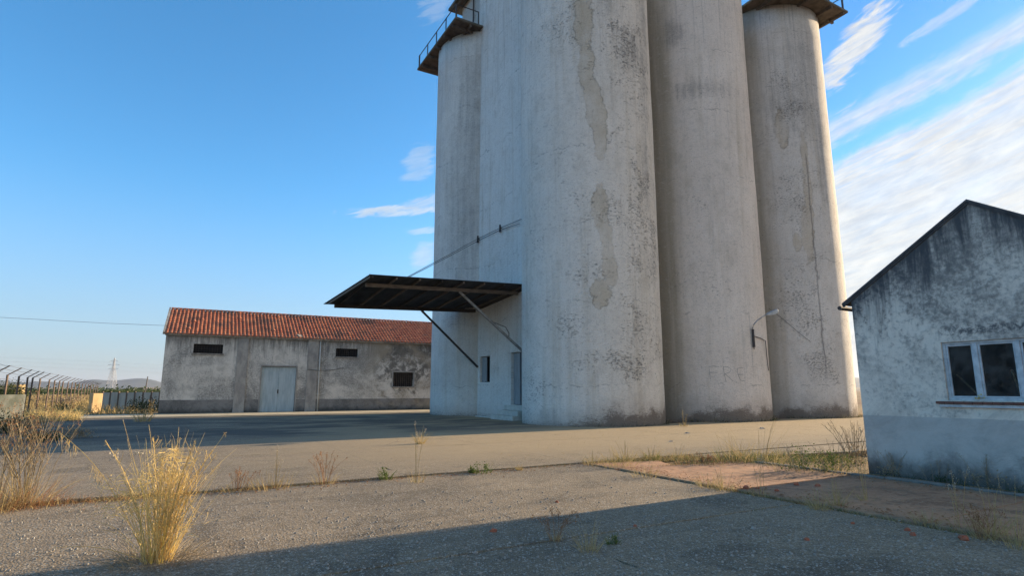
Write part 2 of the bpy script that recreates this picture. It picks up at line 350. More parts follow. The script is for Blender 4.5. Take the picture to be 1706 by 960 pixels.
def ware_mat(name, base, base2, moss=1., dado=None, rake=None, seed=0.):
    """weathered lime plaster; stains hang from the eaves and rise from the ground"""
    m, T, b = new_mat(name, .93, .15); o = obj(T); x, y, z = T.xyz(o)
    P = T.node('ShaderNodeVectorMath', {0: o, 1: (seed, seed, 0)}, operation='ADD').outputs[0]
    big = T.noise(P, .35, 5, .65, .5); mid = T.noise(P, 1.6, 7, .7, .5); fine = T.noise(P, 11., 5, .72)
    drip = T.noise(T.vm(P, (2.6, 2.6, .28)), 1.5, 7, .72, .3)
    col = T.mix(T.ss(big, .35, .65), base, base2)
    col = T.mix(T.ss(mid, .44, .66, 0., .6 * moss), col, tuple(q * .52 for q in base2))
    col = T.mix(T.m('MULTIPLY', T.ss(T.m('ADD', T.m('MULTIPLY', fine, .5), T.m('MULTIPLY', big, .6)), .50, .66), .75 * moss), col, (.095, .10, .10))
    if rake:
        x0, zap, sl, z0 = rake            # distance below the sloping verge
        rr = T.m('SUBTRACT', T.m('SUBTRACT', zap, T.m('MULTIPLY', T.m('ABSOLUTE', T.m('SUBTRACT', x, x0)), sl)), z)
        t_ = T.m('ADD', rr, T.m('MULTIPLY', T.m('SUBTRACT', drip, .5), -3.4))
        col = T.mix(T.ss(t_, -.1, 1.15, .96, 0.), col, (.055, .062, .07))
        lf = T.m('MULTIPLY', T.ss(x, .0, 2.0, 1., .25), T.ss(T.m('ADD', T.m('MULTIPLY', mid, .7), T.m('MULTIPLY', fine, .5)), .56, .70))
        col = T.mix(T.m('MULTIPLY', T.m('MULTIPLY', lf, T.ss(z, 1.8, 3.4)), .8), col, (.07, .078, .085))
        # damp line over the window
        wl = T.m('MULTIPLY', T.ss(T.m('ABSOLUTE', T.m('SUBTRACT', z, 2.62)), .02, .13, 1., 0.), T.m('MULTIPLY', T.ss(x, 1.3, 1.8), T.ss(fine, .42, .6)))
        col = T.mix(T.m('MULTIPLY', wl, .8), col, (.08, .085, .09))
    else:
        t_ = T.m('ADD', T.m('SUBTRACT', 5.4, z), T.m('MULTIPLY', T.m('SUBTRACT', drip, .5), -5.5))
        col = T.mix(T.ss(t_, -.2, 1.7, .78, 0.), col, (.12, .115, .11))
        rt = T.m('MULTIPLY', T.ss(x, 13.2, 14.8), T.ss(T.m('ADD', mid, T.m('MULTIPLY', z, .05)), .56, .74))
        col = T.mix(T.m('MULTIPLY', rt, .8), col, (.085, .08, .07))
        wm = T.m('MULTIPLY', T.ss(x, 12.0, 15.0), T.ss(big, .42, .6)); col = T.mix(T.m('MULTIPLY', wm, .5), col, (.50, .42, .31))
    col = T.mix(T.m('MULTIPLY', T.ss(drip, .56, .8), .55 * moss), col, (.13, .13, .13))
    if dado:
        dz_, dc = dado
        e = T.m('ADD', z, T.m('MULTIPLY', T.m('SUBTRACT', fine, .5), .04))
        dcol = T.mix(T.ss(mid, .4, .7, 0., .6), dc, tuple(q * .65 for q in dc))
        col = T.mix(T.ss(e, dz_ - .006, dz_ + .006, 1., 0.), col, dcol)
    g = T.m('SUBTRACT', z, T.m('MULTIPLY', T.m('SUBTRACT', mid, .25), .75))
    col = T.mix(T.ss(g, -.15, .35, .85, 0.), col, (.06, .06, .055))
    T.l.new(col, b.inputs['Base Color']); bump(T, b, T.m('ADD', T.m('MULTIPLY', fine, .6), mid), .03, .9)
    return m
M['ware'] = ware_mat('weathered_plaster', (.66, .62, .56), (.53, .505, .465), .8)
M['ware_dado'] = ware_mat('grey_skirting_render', (.25, .24, .23), (.20, .19, .18), .8, seed=5.)
M['shed'] = ware_mat('mouldy_white_plaster', (.76, .69, .58), (.62, .565, .48), .8, dado=(1.115, (.50, .475, .43)), rake=(2.2, 4.87, .62, 3.4), seed=13.)
M['pilaster'] = simple('pale_pilaster_plaster', (.40, .375, .34), (.24, .23, .22), 2.2, .92, .02, stretch=(1, 1, .5))
M['cornice'] = simple('eaves_mortar', (.42, .39, .33), (.19, .18, .16), 3., .9, .02)
def tile_mat():
    m, T, b = new_mat('clay_roof_tile', .85, .2); p = obj(T)
    rc = T.node('ShaderNodeTexVoronoi', {'Vector': T.vm(p, (4.6, 3.2, 0.)), 'Scale': 1.}).outputs['Color']; r_ = T.xyz(rc)
    col = T.mix(T.ss(r_[0], .1, .9), (.52, .19, .10), (.38, .12, .065))
    col = T.mix(T.ss(r_[1], .7, 1., 0., .7), col, (.56, .24, .12)); n = T.noise(p, .6, 6, .7)
    col = T.mix(T.ss(n, .46, .68, 0., .85), col, (.12, .075, .06)); col = T.mix(T.ss(T.noise(p, 9., 4, .7), .5, .8, 0., .5), col, (.14, .09, .07))
    T.l.new(col, b.inputs['Base Color']); bump(T, b, T.noise(p, 30., 3, .6), .01); return m
M['tile'] = tile_mat()
M['doorblue'] = simple('faded_blue_steel_door', (.44, .53, .57), (.31, .39, .43), 1.6, .6, .004, stretch=(3, 3, .5))
M['greydoor'] = simple('grey_painted_door', (.27, .29, .30), (.20, .215, .225), 2.5, .6, stretch=(2, 2, .4))
M['white_pipe'] = simple('white_pipe', (.66, .65, .61), (.48, .46, .42), 3., .5)
M['black'] = simple('dark_void', (.012, .012, .013), (.02, .02, .02), 2., .9)
M['lattice'] = simple('dark_lattice_block', (.05, .043, .04), (.028, .025, .024), 6., .9)
M['lattice_brown'] = simple('brown_lattice_block', (.085, .065, .055), (.04, .034, .03), 6., .9)
M['sill'] = simple('window_sill_mortar', (.33, .31, .28), (.15, .14, .13), 5., .9)
M['wood'] = simple('old_timber', (.22, .17, .125), (.11, .085, .07), 3., .85, .01, stretch=(1, 6, 6))
M['darkwood'] = simple('dark_timber', (.07, .055, .045), (.035, .03, .026), 3., .85, stretch=(1, 6, 6))
M['sheet'] = simple('weathered_corrugated_sheet', (.060, .062, .066), (.028, .029, .032), 2.2, .75, stretch=(1, .3, 1))
M['strut'] = simple('rusted_strut_steel', (.30, .28, .25), (.13, .12, .11), 5., .7)
M['slabroof'] = simple('mossy_roof_slab', (.16, .15, .125), (.075, .075, .06), 1.5, .9, .02)
M['soffit'] = simple('bare_concrete_soffit', (.13, .105, .08), (.055, .045, .038), 2.0, .9, .01)
M['iron'] = simple('dark_painted_iron', (.045, .05, .06), (.075, .055, .045), 6., .6, metallic=.3)
M['galv'] = simple('galvanised_lamp_metal', (.42, .43, .44), (.25, .26, .27), 8., .4, metallic=.6)
M['cable'] = simple('black_cable', (.04, .04, .04), (.07, .07, .07), 3., .7)
M['greycable'] = simple('grey_weathered_cable', (.14, .13, .12), (.09, .085, .08), 3., .7)
M['step'] = simple('worn_limestone_step', (.52, .51, .46), (.38, .37, .33), 3., .85, .01)
M['kerb'] = simple('kerb_concrete', (.22, .205, .18), (.12, .115, .10), 2.5, .9, .02)
M['walk'] = simple('dusty_pavement', (.56, .47, .32), (.42, .36, .25), 1.4, .93, .02)
M['verge'] = simple('mouldy_verge', (.09, .095, .10), (.045, .05, .055), 3., .92, .02)
M['frame'] = simple('flaking_white_window_paint', (.56, .60, .61), (.36, .40, .42), 9., .6, .004)
M['terracotta'] = simple('terracotta_sill_tile', (.20, .085, .06), (.11, .06, .05), 9., .85)
M['inner'] = simple('dim_interior_plaster', (.09, .085, .08), (.05, .048, .045), 1.5, .95)
M['brick'] = simple('broken_clay', (.42, .14, .075), (.29, .10, .06), 20., .9)
M['stone'] = simple('pale_rubble', (.40, .37, .32), (.24, .22, .19), 12., .9)
M['concretepost'] = simple('rusty_fence_post', (.17, .12, .09), (.10, .075, .06), 4., .9)
M['wire'] = simple('thin_fence_wire', (.13, .115, .10), (.09, .075, .065), 4., .7)
M['farwall'] = simple('grey_boundary_wall_render', (.46, .42, .35), (.30, .28, .24), .9, .95, .05, stretch=(1, 1, .4))
M['yellowwall'] = simple('yellow_lit_render', (.50, .37, .20), (.38, .27, .14), 1.5, .9)
M['polewood'] = simple('grey_pole_timber', (.16, .145, .13), (.10, .09, .08), 3., .9)
M['pylon'] = simple('galvanised_pylon', (.40, .41, .43), (.34, .35, .37), 1., .6)
def glass_mat():
    m, T, b = new_mat('dusty_pane', .12, .5); b.inputs['Base Color'].default_value = (.30, .32, .32, 1)
    b.inputs['Transmission Weight'].default_value = 0; n = T.noise(obj(T), 5., 5, .7); T.l.new(T.ss(n, .3, .8, .02, .10), b.inputs['Alpha']); return m
M['glass'] = glass_mat()
def veg(name, c1, c2, c3=None, tr=.25):
    m, T, b = new_mat(name, .8, .15); p = pos(T); n = T.noise(p, 23., 3, .6)
    col = T.mix(T.ss(n, .3, .7), c1, c2)
    if c3: col = T.mix(T.ss(T.noise(p, 60., 2, .5), .55, .7), col, c3)
    T.l.new(col, b.inputs['Base Color'])
    tl = T.node('ShaderNodeBsdfTranslucent', {'Color': col}); mx = T.node('ShaderNodeMixShader', {0: tr, 1: b.outputs[0], 2: tl.outputs[0]})
    T.l.new(mx.outputs[0], T.n['Material Output'].inputs[0]); return m
M['straw'] = veg('dry_straw', (.50, .38, .17), (.37, .27, .12), (.56, .46, .26))
M['golden'] = veg('golden_dry_grass', (.76, .58, .25), (.60, .45, .18), (.50, .34, .16), .3)
M['yelgreen'] = veg('yellow_green_stem', (.60, .50, .12), (.72, .56, .16), None, .45)
M['rust'] = veg('rusty_dead_weed', (.34, .17, .08), (.22, .11, .055), (.40, .25, .13))
M['green'] = veg('dull_green_leaf', (.085, .125, .03), (.14, .17, .05))
M['darkgreen'] = veg('dark_green_leaf', (.035, .055, .02), (.06, .08, .03))
M['stem'] = veg('grey_brown_dead_stem', (.38, .31, .20), (.24, .19, .12))
M['seed'] = veg('pale_seed_head', (.48, .44, .36), (.36, .31, .24))
M['field'] = veg('field_grass', (.46, .34, .15), (.30, .22, .10), (.17, .16, .06))

# ------------------------------------------------------------------ ground
mb = MB(); S = 9000; k_ = 24
ring = [-S, -3000, -1000, -400, -150, -60, 0, 60, 150, 400, 1000, 3000, S]
mb.v = [(x, y, -.13) for y in ring for x in ring]; n_ = len(ring)
mb.f = [(j*n_+i, j*n_+i+1, (j+1)*n_+i+1, (j+1)*n_+i) for j in range(n_-1) for i in range(n_-1)]
struct(mb.build('ground', M['dirt']))
# hills on the skyline
def hill_mat(name, c1, c2):
    m, T, b = new_mat(name, .95, .05); p = pos(T); n = T.noise(p, .004, 6, .65); 
    col = T.mix(T.ss(n, .4, .6), c1, c2); col = T.mix(T.ss(T.noise(p, .02, 5, .6), .5, .62, 0., .8), col, (.05, .07, .035)); T.l.new(col, b.inputs['Base Color']); return m
hm1 = hill_mat('far_hill_scrub', (.10, .10, .09), (.05, .06, .05)); hm2 = hill_mat('tilled_slope', (.30, .20, .12), (.38, .30, .19))
def hills(dist, az0, az1, hfun, depth, mat, step=.35, hk=1.15):
    mb = MB(); n = int((az1 - az0) / step) + 1; o = []
    for j, (dd, kk) in enumerate(((0, -.02), (.25, .45), (.5, .85), (.75, 1.), (1.3, .6), (2., -.1))):
        for i in range(n):
            a = R(az0 + i * step); r_ = dist + depth * dd
            mb.v.append((math.sin(a) * r_, math.cos(a) * r_, hfun(az0 + i * step) * kk * hk - 2.))
    mb.f = [(j*n+i, j*n+i+1, (j+1)*n+i+1, (j+1)*n+i) for j in range(5) for i in range(n-1)]
    return struct(mb.build('hills', mat, smooth=True))
def hf(a):   # skyline heights in metres at 4.6 km
    h_ = 62 + 16 * math.sin(a * .23 + 1) + 9 * math.sin(a * .71) + 5 * math.sin(a * 1.9)
    for c_, w_, k in ((-37.6, 1.6, 14), (-35.8, .8, 12), (-33.4, 1.6, 10), (-30.2, 1., -16), (-44., 3., 10)): h_ += k * math.exp(-((a - c_) / w_) ** 2)
    return h_
hills(4600, -100, 100, hf, 900, hm1)
hills(2300, -100, 100, lambda a: 11 + 6 * math.sin(a * .4) + 3 * math.sin(a * 1.3), 500, hm2)

# ------------------------------------------------------------------ concrete yard of big slabs
yard = bpy.data.objects.new('yard_pavement', None); COL.objects.link(yard); yard['kind'] = 'structure'
def slab(poly, top, mat, name='slab', tilt=(0, 0)):
    """polygon in u,v; ragged arris, small chamfer"""
    pts = []
    for i in range(len(poly)):
        a = Vector(poly[i]); b = Vector(poly[(i+1) % len(poly)]); n = max(2, int((b - a).length / .33)); nr = Vector((-(b-a).y, (b-a).x)).normalized()
        for j in range(n):
            j_ = abs(rnd.gauss(0, .004)) + (abs(rnd.gauss(0, .03)) if rnd.random() < .05 else 0) if 0 < j else .008
            pts.append(a.lerp(b, j / n) + nr * j_)
    c_ = sum(pts, Vector((0, 0))) / len(pts); n = len(pts)
    def z_(q): return top + tilt[0] * (q.x - c_.x) + tilt[1] * (q.y - c_.y)
    mb = MB(); L = []
    for q in pts: L.append(uvp(q.x, q.y, -.13))
    for q in pts: L.append(uvp(q.x, q.y, z_(q) - .008))
    for q in pts: q2 = q + (c_ - q).normalized() * .010; L.append(uvp(q2.x, q2.y, z_(q2)))
    F = [(i, (i+1) % n, n + (i+1) % n, n + i) for i in range(n)] + [(n + i, n + (i+1) % n, 2*n + (i+1) % n, 2*n + i) for i in range(n)] + [tuple(range(2*n, 3*n))]
    mb.add(L, F); return mb.build(name, mat, yard)
us = [-8.0, -4.1, -.1, 3.8, 7.8, 11.8, 15.7, 19.6, 23.5, 27.4, 31.3, 35.2, 39.1]
vsr = [-4.7, .4, 5.5, 10.65, 15.75, 20.8, 25.9, 31., 36.1, 41.2]
g = .004
for i in range(len(us) - 1):
    for j in range(len(vsr) - 1):
        a0, a1, b0, b1 = us[i], us[i+1], vsr[j], vsr[j+1]
        cx, cy = (a0 + a1) / 2, (b0 + b1) / 2; P0 = uvp(cx, cy)
        if j <= 2 and a0 > 7.5: continue
        if a0 > 15.5 and b0 > 20: continue           # the silos stand there
        if P0.y < -2 or (P0.y < 2 and abs(P0.x) > 6): continue
        if P0.x < -22 and P0.y > 36: continue
        wj = .012 + (.012 if rnd.random() < .4 else 0)
        top = 0.
        if j >= 3: top += .03
        if j == 3 and a0 < -.2: top += .018
        b0_, b1_ = b0 + wj, b1 - g
        if j == 3: b0_ = b0 + (.07 if a0 < -.2 else .04)
        g_ = .001
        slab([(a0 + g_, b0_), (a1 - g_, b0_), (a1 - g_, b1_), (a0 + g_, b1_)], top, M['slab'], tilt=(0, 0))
for (b0, b1) in ((-4.7, -1.0), (-1.0, 3.9), (3.9, 6.62), (6.65, 9.15)):
    slab([(7.86, b0 + .01), (11.08, b0 + .01), (11.08, b1 - .01), (7.86, b1 - .01 + (.35 if b1 > 9 else 0))], .03 - .004 * (b1 > 6), M['redslab'], 'red_slab')
slab([(7.86, 9.62), (9.3, 9.35), (9.6, 10.2), (7.86, 10.6)], .012, M['redslab'], 'red_slab')
slab([(11.0, 10.0), (14.0, 9.35), (18.6, 8.6), (22.4, 8.6), (22.4, 10.6), (11.0, 10.6)], .02, M['slab'])
fil = MB()
for a_ in us[1:-1]:
    for (b0, b1, zt_) in ((-4., 10.64, .0012), (10.74, 15.75, .0312 + (.018 if a_ < -.2 else 0)), (15.76, 19.4, .0314), (19.41, 36., .0313)):
        if a_ > 7 and b0 < 10: continue
        if a_ > 15 and b0 > 19: continue
        q = [uvp(a_ - .028, b0), uvp(a_ + .028, b0), uvp(a_ + .028, b1), uvp(a_ - .028, b1)]; fil.prism([(p.x, p.y) for p in q], -.12, zt_)
struct(fil.build('joint_mortar', M['slab']))
# kerb between the red floor and the planting strip
kb = bpy.data.objects.new('kerb_edge', None); COL.objects.link(kb); kb['kind'] = 'structure'
b_ = -4.
while b_ < 8.2:
    L = rnd.uniform(.85, 1.0); mb = MB(); z1 = .055 + rnd.uniform(-.008, .008); du = rnd.uniform(-.01, .01)
    q = [uvp(11.12 + du, b_), uvp(11.25 + du, b_), uvp(11.25 + du, b_ + L), uvp(11.12 + du, b_ + L)]
    mb.prism([(p.x, p.y) for p in q], -.12, z1); mb.build('kerb_stone', M['kerb'], kb, bevel=.012); b_ += L + .012
mb = MB(); q = [uvp(11.25, -6), uvp(13.2, -6), uvp(13.2, 9.2), uvp(11.25, 9.2)]; mb.prism([(p.x, p.y) for p in q], -.12, .005); struct(mb.build('planting_soil', M['dirt']))

# ------------------------------------------------------------------ warehouse on the left
def holed_wall(mb, L, H, holes, thick, y0=0.):
    """wall on x 0..L, z 0..H, outer face at y0, with openings (x0,z0,x1,z1)"""
    xs = sorted({0, L} | {h_[0] for h_ in holes} | {h_[2] for h_ in holes}); zs = sorted({0, H} | {h_[1] for h_ in holes} | {h_[3] for h_ in holes})
    for a, b in zip(xs, xs[1:]):
        for c_, d in zip(zs, zs[1:]):
            mx, mz = (a+b)/2, (c_+d)/2
            if any(h_[0] < mx < h_[2] and h_[1] < mz < h_[3] for h_ in holes): continue
            for yy in (y0, y0 + thick):
                q = [(a, yy, c_), (b, yy, c_), (b, yy, d), (a, yy, d)]; mb.add(q if yy == y0 else q[::-1], [(0,1,2,3)])
    for (a, c_, b, d) in holes:
        y1 = y0 + thick
        mb.add([(a,y0,c_),(a,y1,c_),(a,y1,d),(a,y0,d)], [(0,1,2,3)]); mb.add([(b,y0,c_),(b,y1,c_),(b,y1,d),(b,y0,d)], [(3,2,1,0)])
        mb.add([(a,y0,d),(a,y1,d),(b,y1,d),(b,y0,d)], [(0,1,2,3)]); mb.add([(a,y0,c_),(a,y1,c_),(b,y1,c_),(b,y0,c_)], [(3,2,1,0)])
    y1 = y0 + thick
    mb.add([(0,y0,0),(0,y0,H),(0,y1,H),(0,y1,0)], [(0,1,2,3)]); mb.add([(L,y0,0),(L,y0,H),(L,y1,H),(L,y1,0)], [(3,2,1,0)]); mb.add([(0,y0,H),(L,y0,H),(L,y1,H),(0,y1,H)], [(0,1,2,3)])
wh = thing('warehouse', 'long low grey plastered warehouse with a red tiled roof and a blue double door', 'warehouse', (-22.83, 38.0, 0), R(90 - 62.2))
LW, HW, DW = 26., 5.34, 8.
holes = [(1.65, 4.04, 3.43, 4.66), (10.97, 4.05, 12.60, 4.66), (15.40, 1.86, 17.02, 2.95), (5.98, 0., 8.28, 3.23)]
mb = MB(); holed_wall(mb, LW, HW, holes, .35)
mb.build('front_wall', M['ware'], wh)
mb = MB(); mb.box((.0, .35, -.1), (.3, DW, HW)); mb.box((LW - .3, .35, -.1), (LW, DW, HW)); mb.box((.3, DW - .3, -.1), (LW - .3, DW, HW))
for x0 in (0., LW - .3): mb.add([(x0, .0, HW), (x0, DW, HW), (x0, DW/2, HW + .5*DW/2), (x0+.3, 0, HW), (x0+.3, DW, HW), (x0+.3, DW/2, HW + .5*DW/2)], [(0,2,1),(3,4,5),(0,3,5,2),(1,2,5,4)])
mb.build('side_walls', M['ware'], wh)
# grey skirting band, set proud, broken by the door
for a, b in ((0., 4.32), (5.02, 5.9), (8.36, 8.98), (9.72, LW)):
    mb = MB(); mb.box((a, -.03, -.1), (b, .003, .94)); mb.build('skirting_band', M['ware_dado'], wh)
for a, b in ((4.32, 5.02), (8.98, 9.72)):
    mb = MB(); mb.box((a, -.09, -.1), (b, .003, 5.25)); mb.build('pilaster', M['pilaster'], wh, bevel=.01)
mb = MB(); mb.box((-.12, -.16, 5.26), (LW, .004, 5.40)); mb.box((-.06, -.10, 5.16), (LW, .005, 5.26)); mb.build('cornice', M['cornice'], wh)
mb = MB(); mb.tube([(9.86, -.07, .0), (9.85, -.07, 2.5), (9.84, -.07, 5.16)], .05, 8)
for z in (1.3, 3.2, 4.8): mb.box((9.77, -.125, z), (9.93, 0, z + .03))
mb.build('downpipe', M['white_pipe'], wh, True)
for hi, (a, c_, b, d) in enumerate(holes[:3]):
    wn = MB(); wn.box((a, .30, c_), (b, .34, d)); wo = wn.build('window', M['black'], wh)
    s_ = MB(); s_.box((a - .08, -.09, c_ - .10), (b + .08, .12, c_ - .002)); s_.build('sill', M['sill'], wo)
    lt = MB(); nx = int((b - a) / .15); nz = max(3, int((d - c_) / .15))
    for i in range(1, nx): x = a + (b - a) * i / nx; lt.box((x - .018, .10, c_), (x + .018, .16, d))
    for i in range(1, nz): z = c_ + (d - c_) * i / nz; lt.box((a, .102, z - .016), (b, .158, z + .016))
    lt.build('lattice', M['lattice'] if hi < 2 else M['lattice_brown'], wo)
    if hi == 2:
        fr = MB()
        for bx in (((a-.1, -.03, c_-.002), (a, .02, d+.1)), ((b, -.03, c_-.002), (b+.1, .02, d+.1)), ((a, -.03, d), (b, .02, d+.1))): fr.box(*bx)
        fr.build('frame', M['pilaster'], wo)
dr = MB(); dr.box((5.98, .28, 0), (8.28, .30, 3.23)); dro = dr.build('door', M['black'], wh)
for a, b in ((6.0, 7.125), (7.135, 8.26)):
    lf = MB(); lf.box((a, .12, .04), (b, .16, 3.2))
    for k in range(1, 5): xx = a + (b - a) * k / 5; lf.box((xx - .006, .114, .05), (xx + .006, .122, 3.19))
    for z in (.10, 1.6, 3.08): lf.box((a + .02, .105, z), (b - .02, .122, z + .06))
    lf.build('door_leaf', M['doorblue'], dro)
hd = MB(); hd.box((7.09, .07, 1.35), (7.17, .115, 1.62)); hd.build('handle', M['iron'], dro)
tr_ = MB(); tr_.box((5.90, -.045, -.1), (5.98, .02, 3.31)); tr_.box((8.28, -.045, -.1), (8.36, .02, 3.31)); tr_.box((5.98, -.045, 3.23), (8.28, .02, 3.31)); tr_.build('trim', M['pilaster'], dro)
cb_ = MB(); cb_.tube([(9.0, -.1, 3.05), (9.9, -.13, 2.98), (10.8, -.03, 3.05), (11.6, -.02, 3.22)], .015, 5); cb_.build('cable', M['cable'], wh)
# roof
rf = MB(); sl = .5; ov = .22
pr_ = [(-ov, HW - .02 + .07), (DW/2, HW + sl*(DW/2) + .07), (DW + ov, HW - .02 + .07)]
zt = lambda y: HW + .08 + sl * (y if y <= DW/2 else DW - y)
rf.add([(-.08, -ov, zt(-ov) - .05), (LW, -ov, zt(-ov) - .05), (LW, DW/2, zt(DW/2) - .05), (-.08, DW/2, zt(DW/2) - .05), (-.08, DW + ov, zt(DW+ov) - .05), (LW, DW + ov, zt(DW+ov) - .05),
        (-.08, -ov, zt(-ov) - .12), (LW, -ov, zt(-ov) - .12), (LW, DW/2, zt(DW/2) - .12), (-.08, DW/2, zt(DW/2) - .12), (-.08, DW + ov, zt(DW+ov) - .12), (LW, DW + ov, zt(DW+ov) - .12)],
       [(0,1,2,3),(3,2,5,4),(7,6,9,8),(8,9,10,11),(1,0,6,7),(0,3,9,6),(3,4,10,9),(1,7,8,2),(2,8,11,5),(4,5,11,10)])
roof = rf.build('roof', M['cornice'], wh)
tl = MB(); tw = .245; nt = int((LW + .1) / tw); rows = 13; run = math.hypot(DW/2 + ov, sl*(DW/2 + ov)); stp = (DW/2 + ov) / rows
for side in (0, 1):
    for r_ in range(rows):
        for i in range(nt):
            y0 = -ov - .05 + r_ * stp; y1 = y0 + stp * 1.12; x0 = -.06 + i * tw + rnd.uniform(-.008, .008)
            lift = rnd.uniform(0, .012) + (.03 if rnd.random() < .02 else 0); o = len(tl.v); sk = rnd.uniform(-.012, .012)
            for (yy, e) in ((y0, .050), (y1, .0)):
                for (fx, hz) in ((0, .0), (.16, .034), (.40, .050), (.62, .034), (.78, .0), (1.0, -.006)):
                    Y = yy if side == 0 else DW - yy
                    tl.v.append((x0 + fx * tw + (sk if e else 0), Y, zt(yy) + hz + e + lift - .03))
            for k in range(5): tl.f.append((o+k, o+k+1, o+7+k, o+6+k) if side == 0 else (o+6+k, o+7+k, o+k+1, o+k))
            for k in range(4): pass
            # front lip of the tile
            o2 = len(tl.v)
            for (fx, hz) in ((0, .0), (.16, .034), (.40, .050), (.62, .034), (.78, .0)):
                Y = y0 if side == 0 else DW - y0; tl.v.append((x0 + fx * tw + sk, Y, zt(y0) - .03 + lift))
            for k in range(4): tl.f.append((o+k, o2+k, o2+k+1, o+k+1))
tl.build('roof_tiles', M['tile'], roof, kind='stuff')
rd = MB()
for i in range(int(LW / .4)):
    x0 = -.06 + i * .4; o = len(rd.v)
    for xx, e in ((x0, .02), (x0 + .42, 0.)):
        for a in range(6): t = math.pi * a / 5; rd.v.append((xx, DW/2 - math.cos(t) * .15, zt(DW/2) + .0 + math.sin(t) * .09 + e))
    for a in range(5): rd.f.append((o+a, o+a+1, o+7+a, o+6+a))
rd.build('ridge_tiles', M['tile'], roof)
vg = MB(); vg.bar((-.14, -ov - .05, zt(-ov) - .05), (-.14, DW/2, zt(DW/2) + .03), .1, .14); vg.build('verge', M['cornice'], roof)
pt = MB(); pt.box((-.0, 0, 0), (.5, .35, .03)); o = pt.build('patched_mortar', M['cornice'], roof); o.location = (8.3, -.1, zt(-.1) + .05); o.rotation_euler = (math.atan(sl), 0, .5)
# pavement strip in front
mb = MB(); mb.box((-9., -4.6, -.1), (LW, -.03, .075)); o = mb.build('pavement', M['walk'], None, bevel=.01); struct(o); o.location = wh.location; o.rotation_euler = wh.rotation_euler
mb = MB(); 

# ------------------------------------------------------------------ grain silo
gs = thing('grain_silo', 'tall whitewashed grain silo of joined round towers with a tin canopy', 'silo', uvp(25., 29.), GROT)
def L_(a, b, z=0.): return (a - 25., b - 29., z)         # grid coordinates to the silo's own
SR = 3.45; SHT = 25.85
def cylinder(name, uc, vc, mat, h=SHT, rad=SR, label=None):
    mb = MB(); n = 160; zs = [-.1] + [i * 1.0 for i in range(1, int(h))] + [h]
    for z in zs:
        for i in range(n):
            a = 2 * math.pi * i / n; rr = rad + .008 * math.sin(a * 3 + z * .4 + uc) + .006 * math.sin(z * 1.7 + a * 7)
            mb.v.append((rr * math.cos(a), rr * math.sin(a), z))
    for k in range(len(zs) - 1):
        for i in range(n): mb.f.append((k*n+i, k*n+(i+1) % n, (k+1)*n+(i+1) % n, (k+1)*n+i))
    mb.f.append(tuple((len(zs)-1)*n + i for i in range(n)))
    o = mb.build(name, mat, gs, True, label=label); o.location = L_(uc, vc); return o
cs = [(17.63, 23.15), (25.38, 23.15), (33.13, 23.15), (17.6, 35.15)]
s1 = cylinder('round_tower', *cs[0], M['silo1'], label='round tower beside the canopy with long tan repair patches')
s2 = cylinder('round_tower', *cs[1], M['silo2'], label='middle round tower carrying the wall lamp')
s3 = cylinder('round_tower', *cs[2], M['silo3'], label='greyer round tower at the far right end')
s4 = cylinder('round_tower', *cs[3], M['siloA'], label='streaked round tower behind the canopy')
cylinder('round_tower', 25.4, 35.15, M['siloA']); cylinder('round_tower', 33.13, 35.15, M['siloA'])
mb = MB()
mb.box(L_(20.5, 24.2, -.1), L_(22.6, 26.2, 25.6)); mb.box(L_(28.2, 24.2, -.1), L_(30.3, 26.2, 25.6)); mb.box(L_(20.5, 26.2, -.1), L_(33., 36., 25.6))
mb.build('core_wall', M['headhouse'], gs)
# end wall with its window and door (x is along v here: built facing -u)
def endwall():
    mb = MB(); hs = [(26.62, .79, 28.06, 3.64), (30.58, 2.05, 31.89, 3.60)]
    v0, v1, HH = 25.9, 32.5, 29.6
    xs = sorted({v0, v1} | {h_[0] for h_ in hs} | {h_[2] for h_ in hs}); zs = sorted({-.1, 6., 12., 18., 24., HH} | {h_[1] for h_ in hs} | {h_[3] for h_ in hs})
    for a, b in zip(xs, xs[1:]):
        for c_, d in zip(zs, zs[1:]):
            if any(h_[0] < (a+b)/2 < h_[2] and h_[1] < (c_+d)/2 < h_[3] for h_ in hs): continue
            mb.add([L_(15.8, b, c_), L_(15.8, a, c_), L_(15.8, a, d), L_(15.8, b, d)], [(0,1,2,3)])
    for (a, c_, b, d) in hs:
        x0, x1 = 15.8, 16.15
        mb.add([L_(x0,a,c_),L_(x1,a,c_),L_(x1,a,d),L_(x0,a,d)], [(0,1,2,3)]); mb.add([L_(x0,b,c_),L_(x1,b,c_),L_(x1,b,d),L_(x0,b,d)], [(3,2,1,0)])
        mb.add([L_(x0,a,d),L_(x1,a,d),L_(x1,b,d),L_(x0,b,d)], [(0,1,2,3)]); mb.add([L_(x0,a,c_),L_(x1,a,c_),L_(x1,b,c_),L_(x0,b,c_)], [(3,2,1,0)])
    return mb.build('end_wall', M['wall'], gs)
ew = endwall()
# room behind the openings so they read as depth
mb = MB(); mb.box(L_(16.16, 26.0, 0), L_(19.0, 32.2, 5.)); me_o = mb.build('interior', M['black'], ew); me_o.data.flip_normals()
# window shutter and door leaves
wv = MB(); wv.box(L_(16.9, 30.2, 1.8), L_(16.92, 32.1, 3.9)); wo = wv.build('window', M['black'], gs)
sh = MB(); sh.box(L_(15.93, 31.24, 2.08), L_(15.965, 31.86, 3.57)); sh.build('shutter', M['greydoor'], wo)

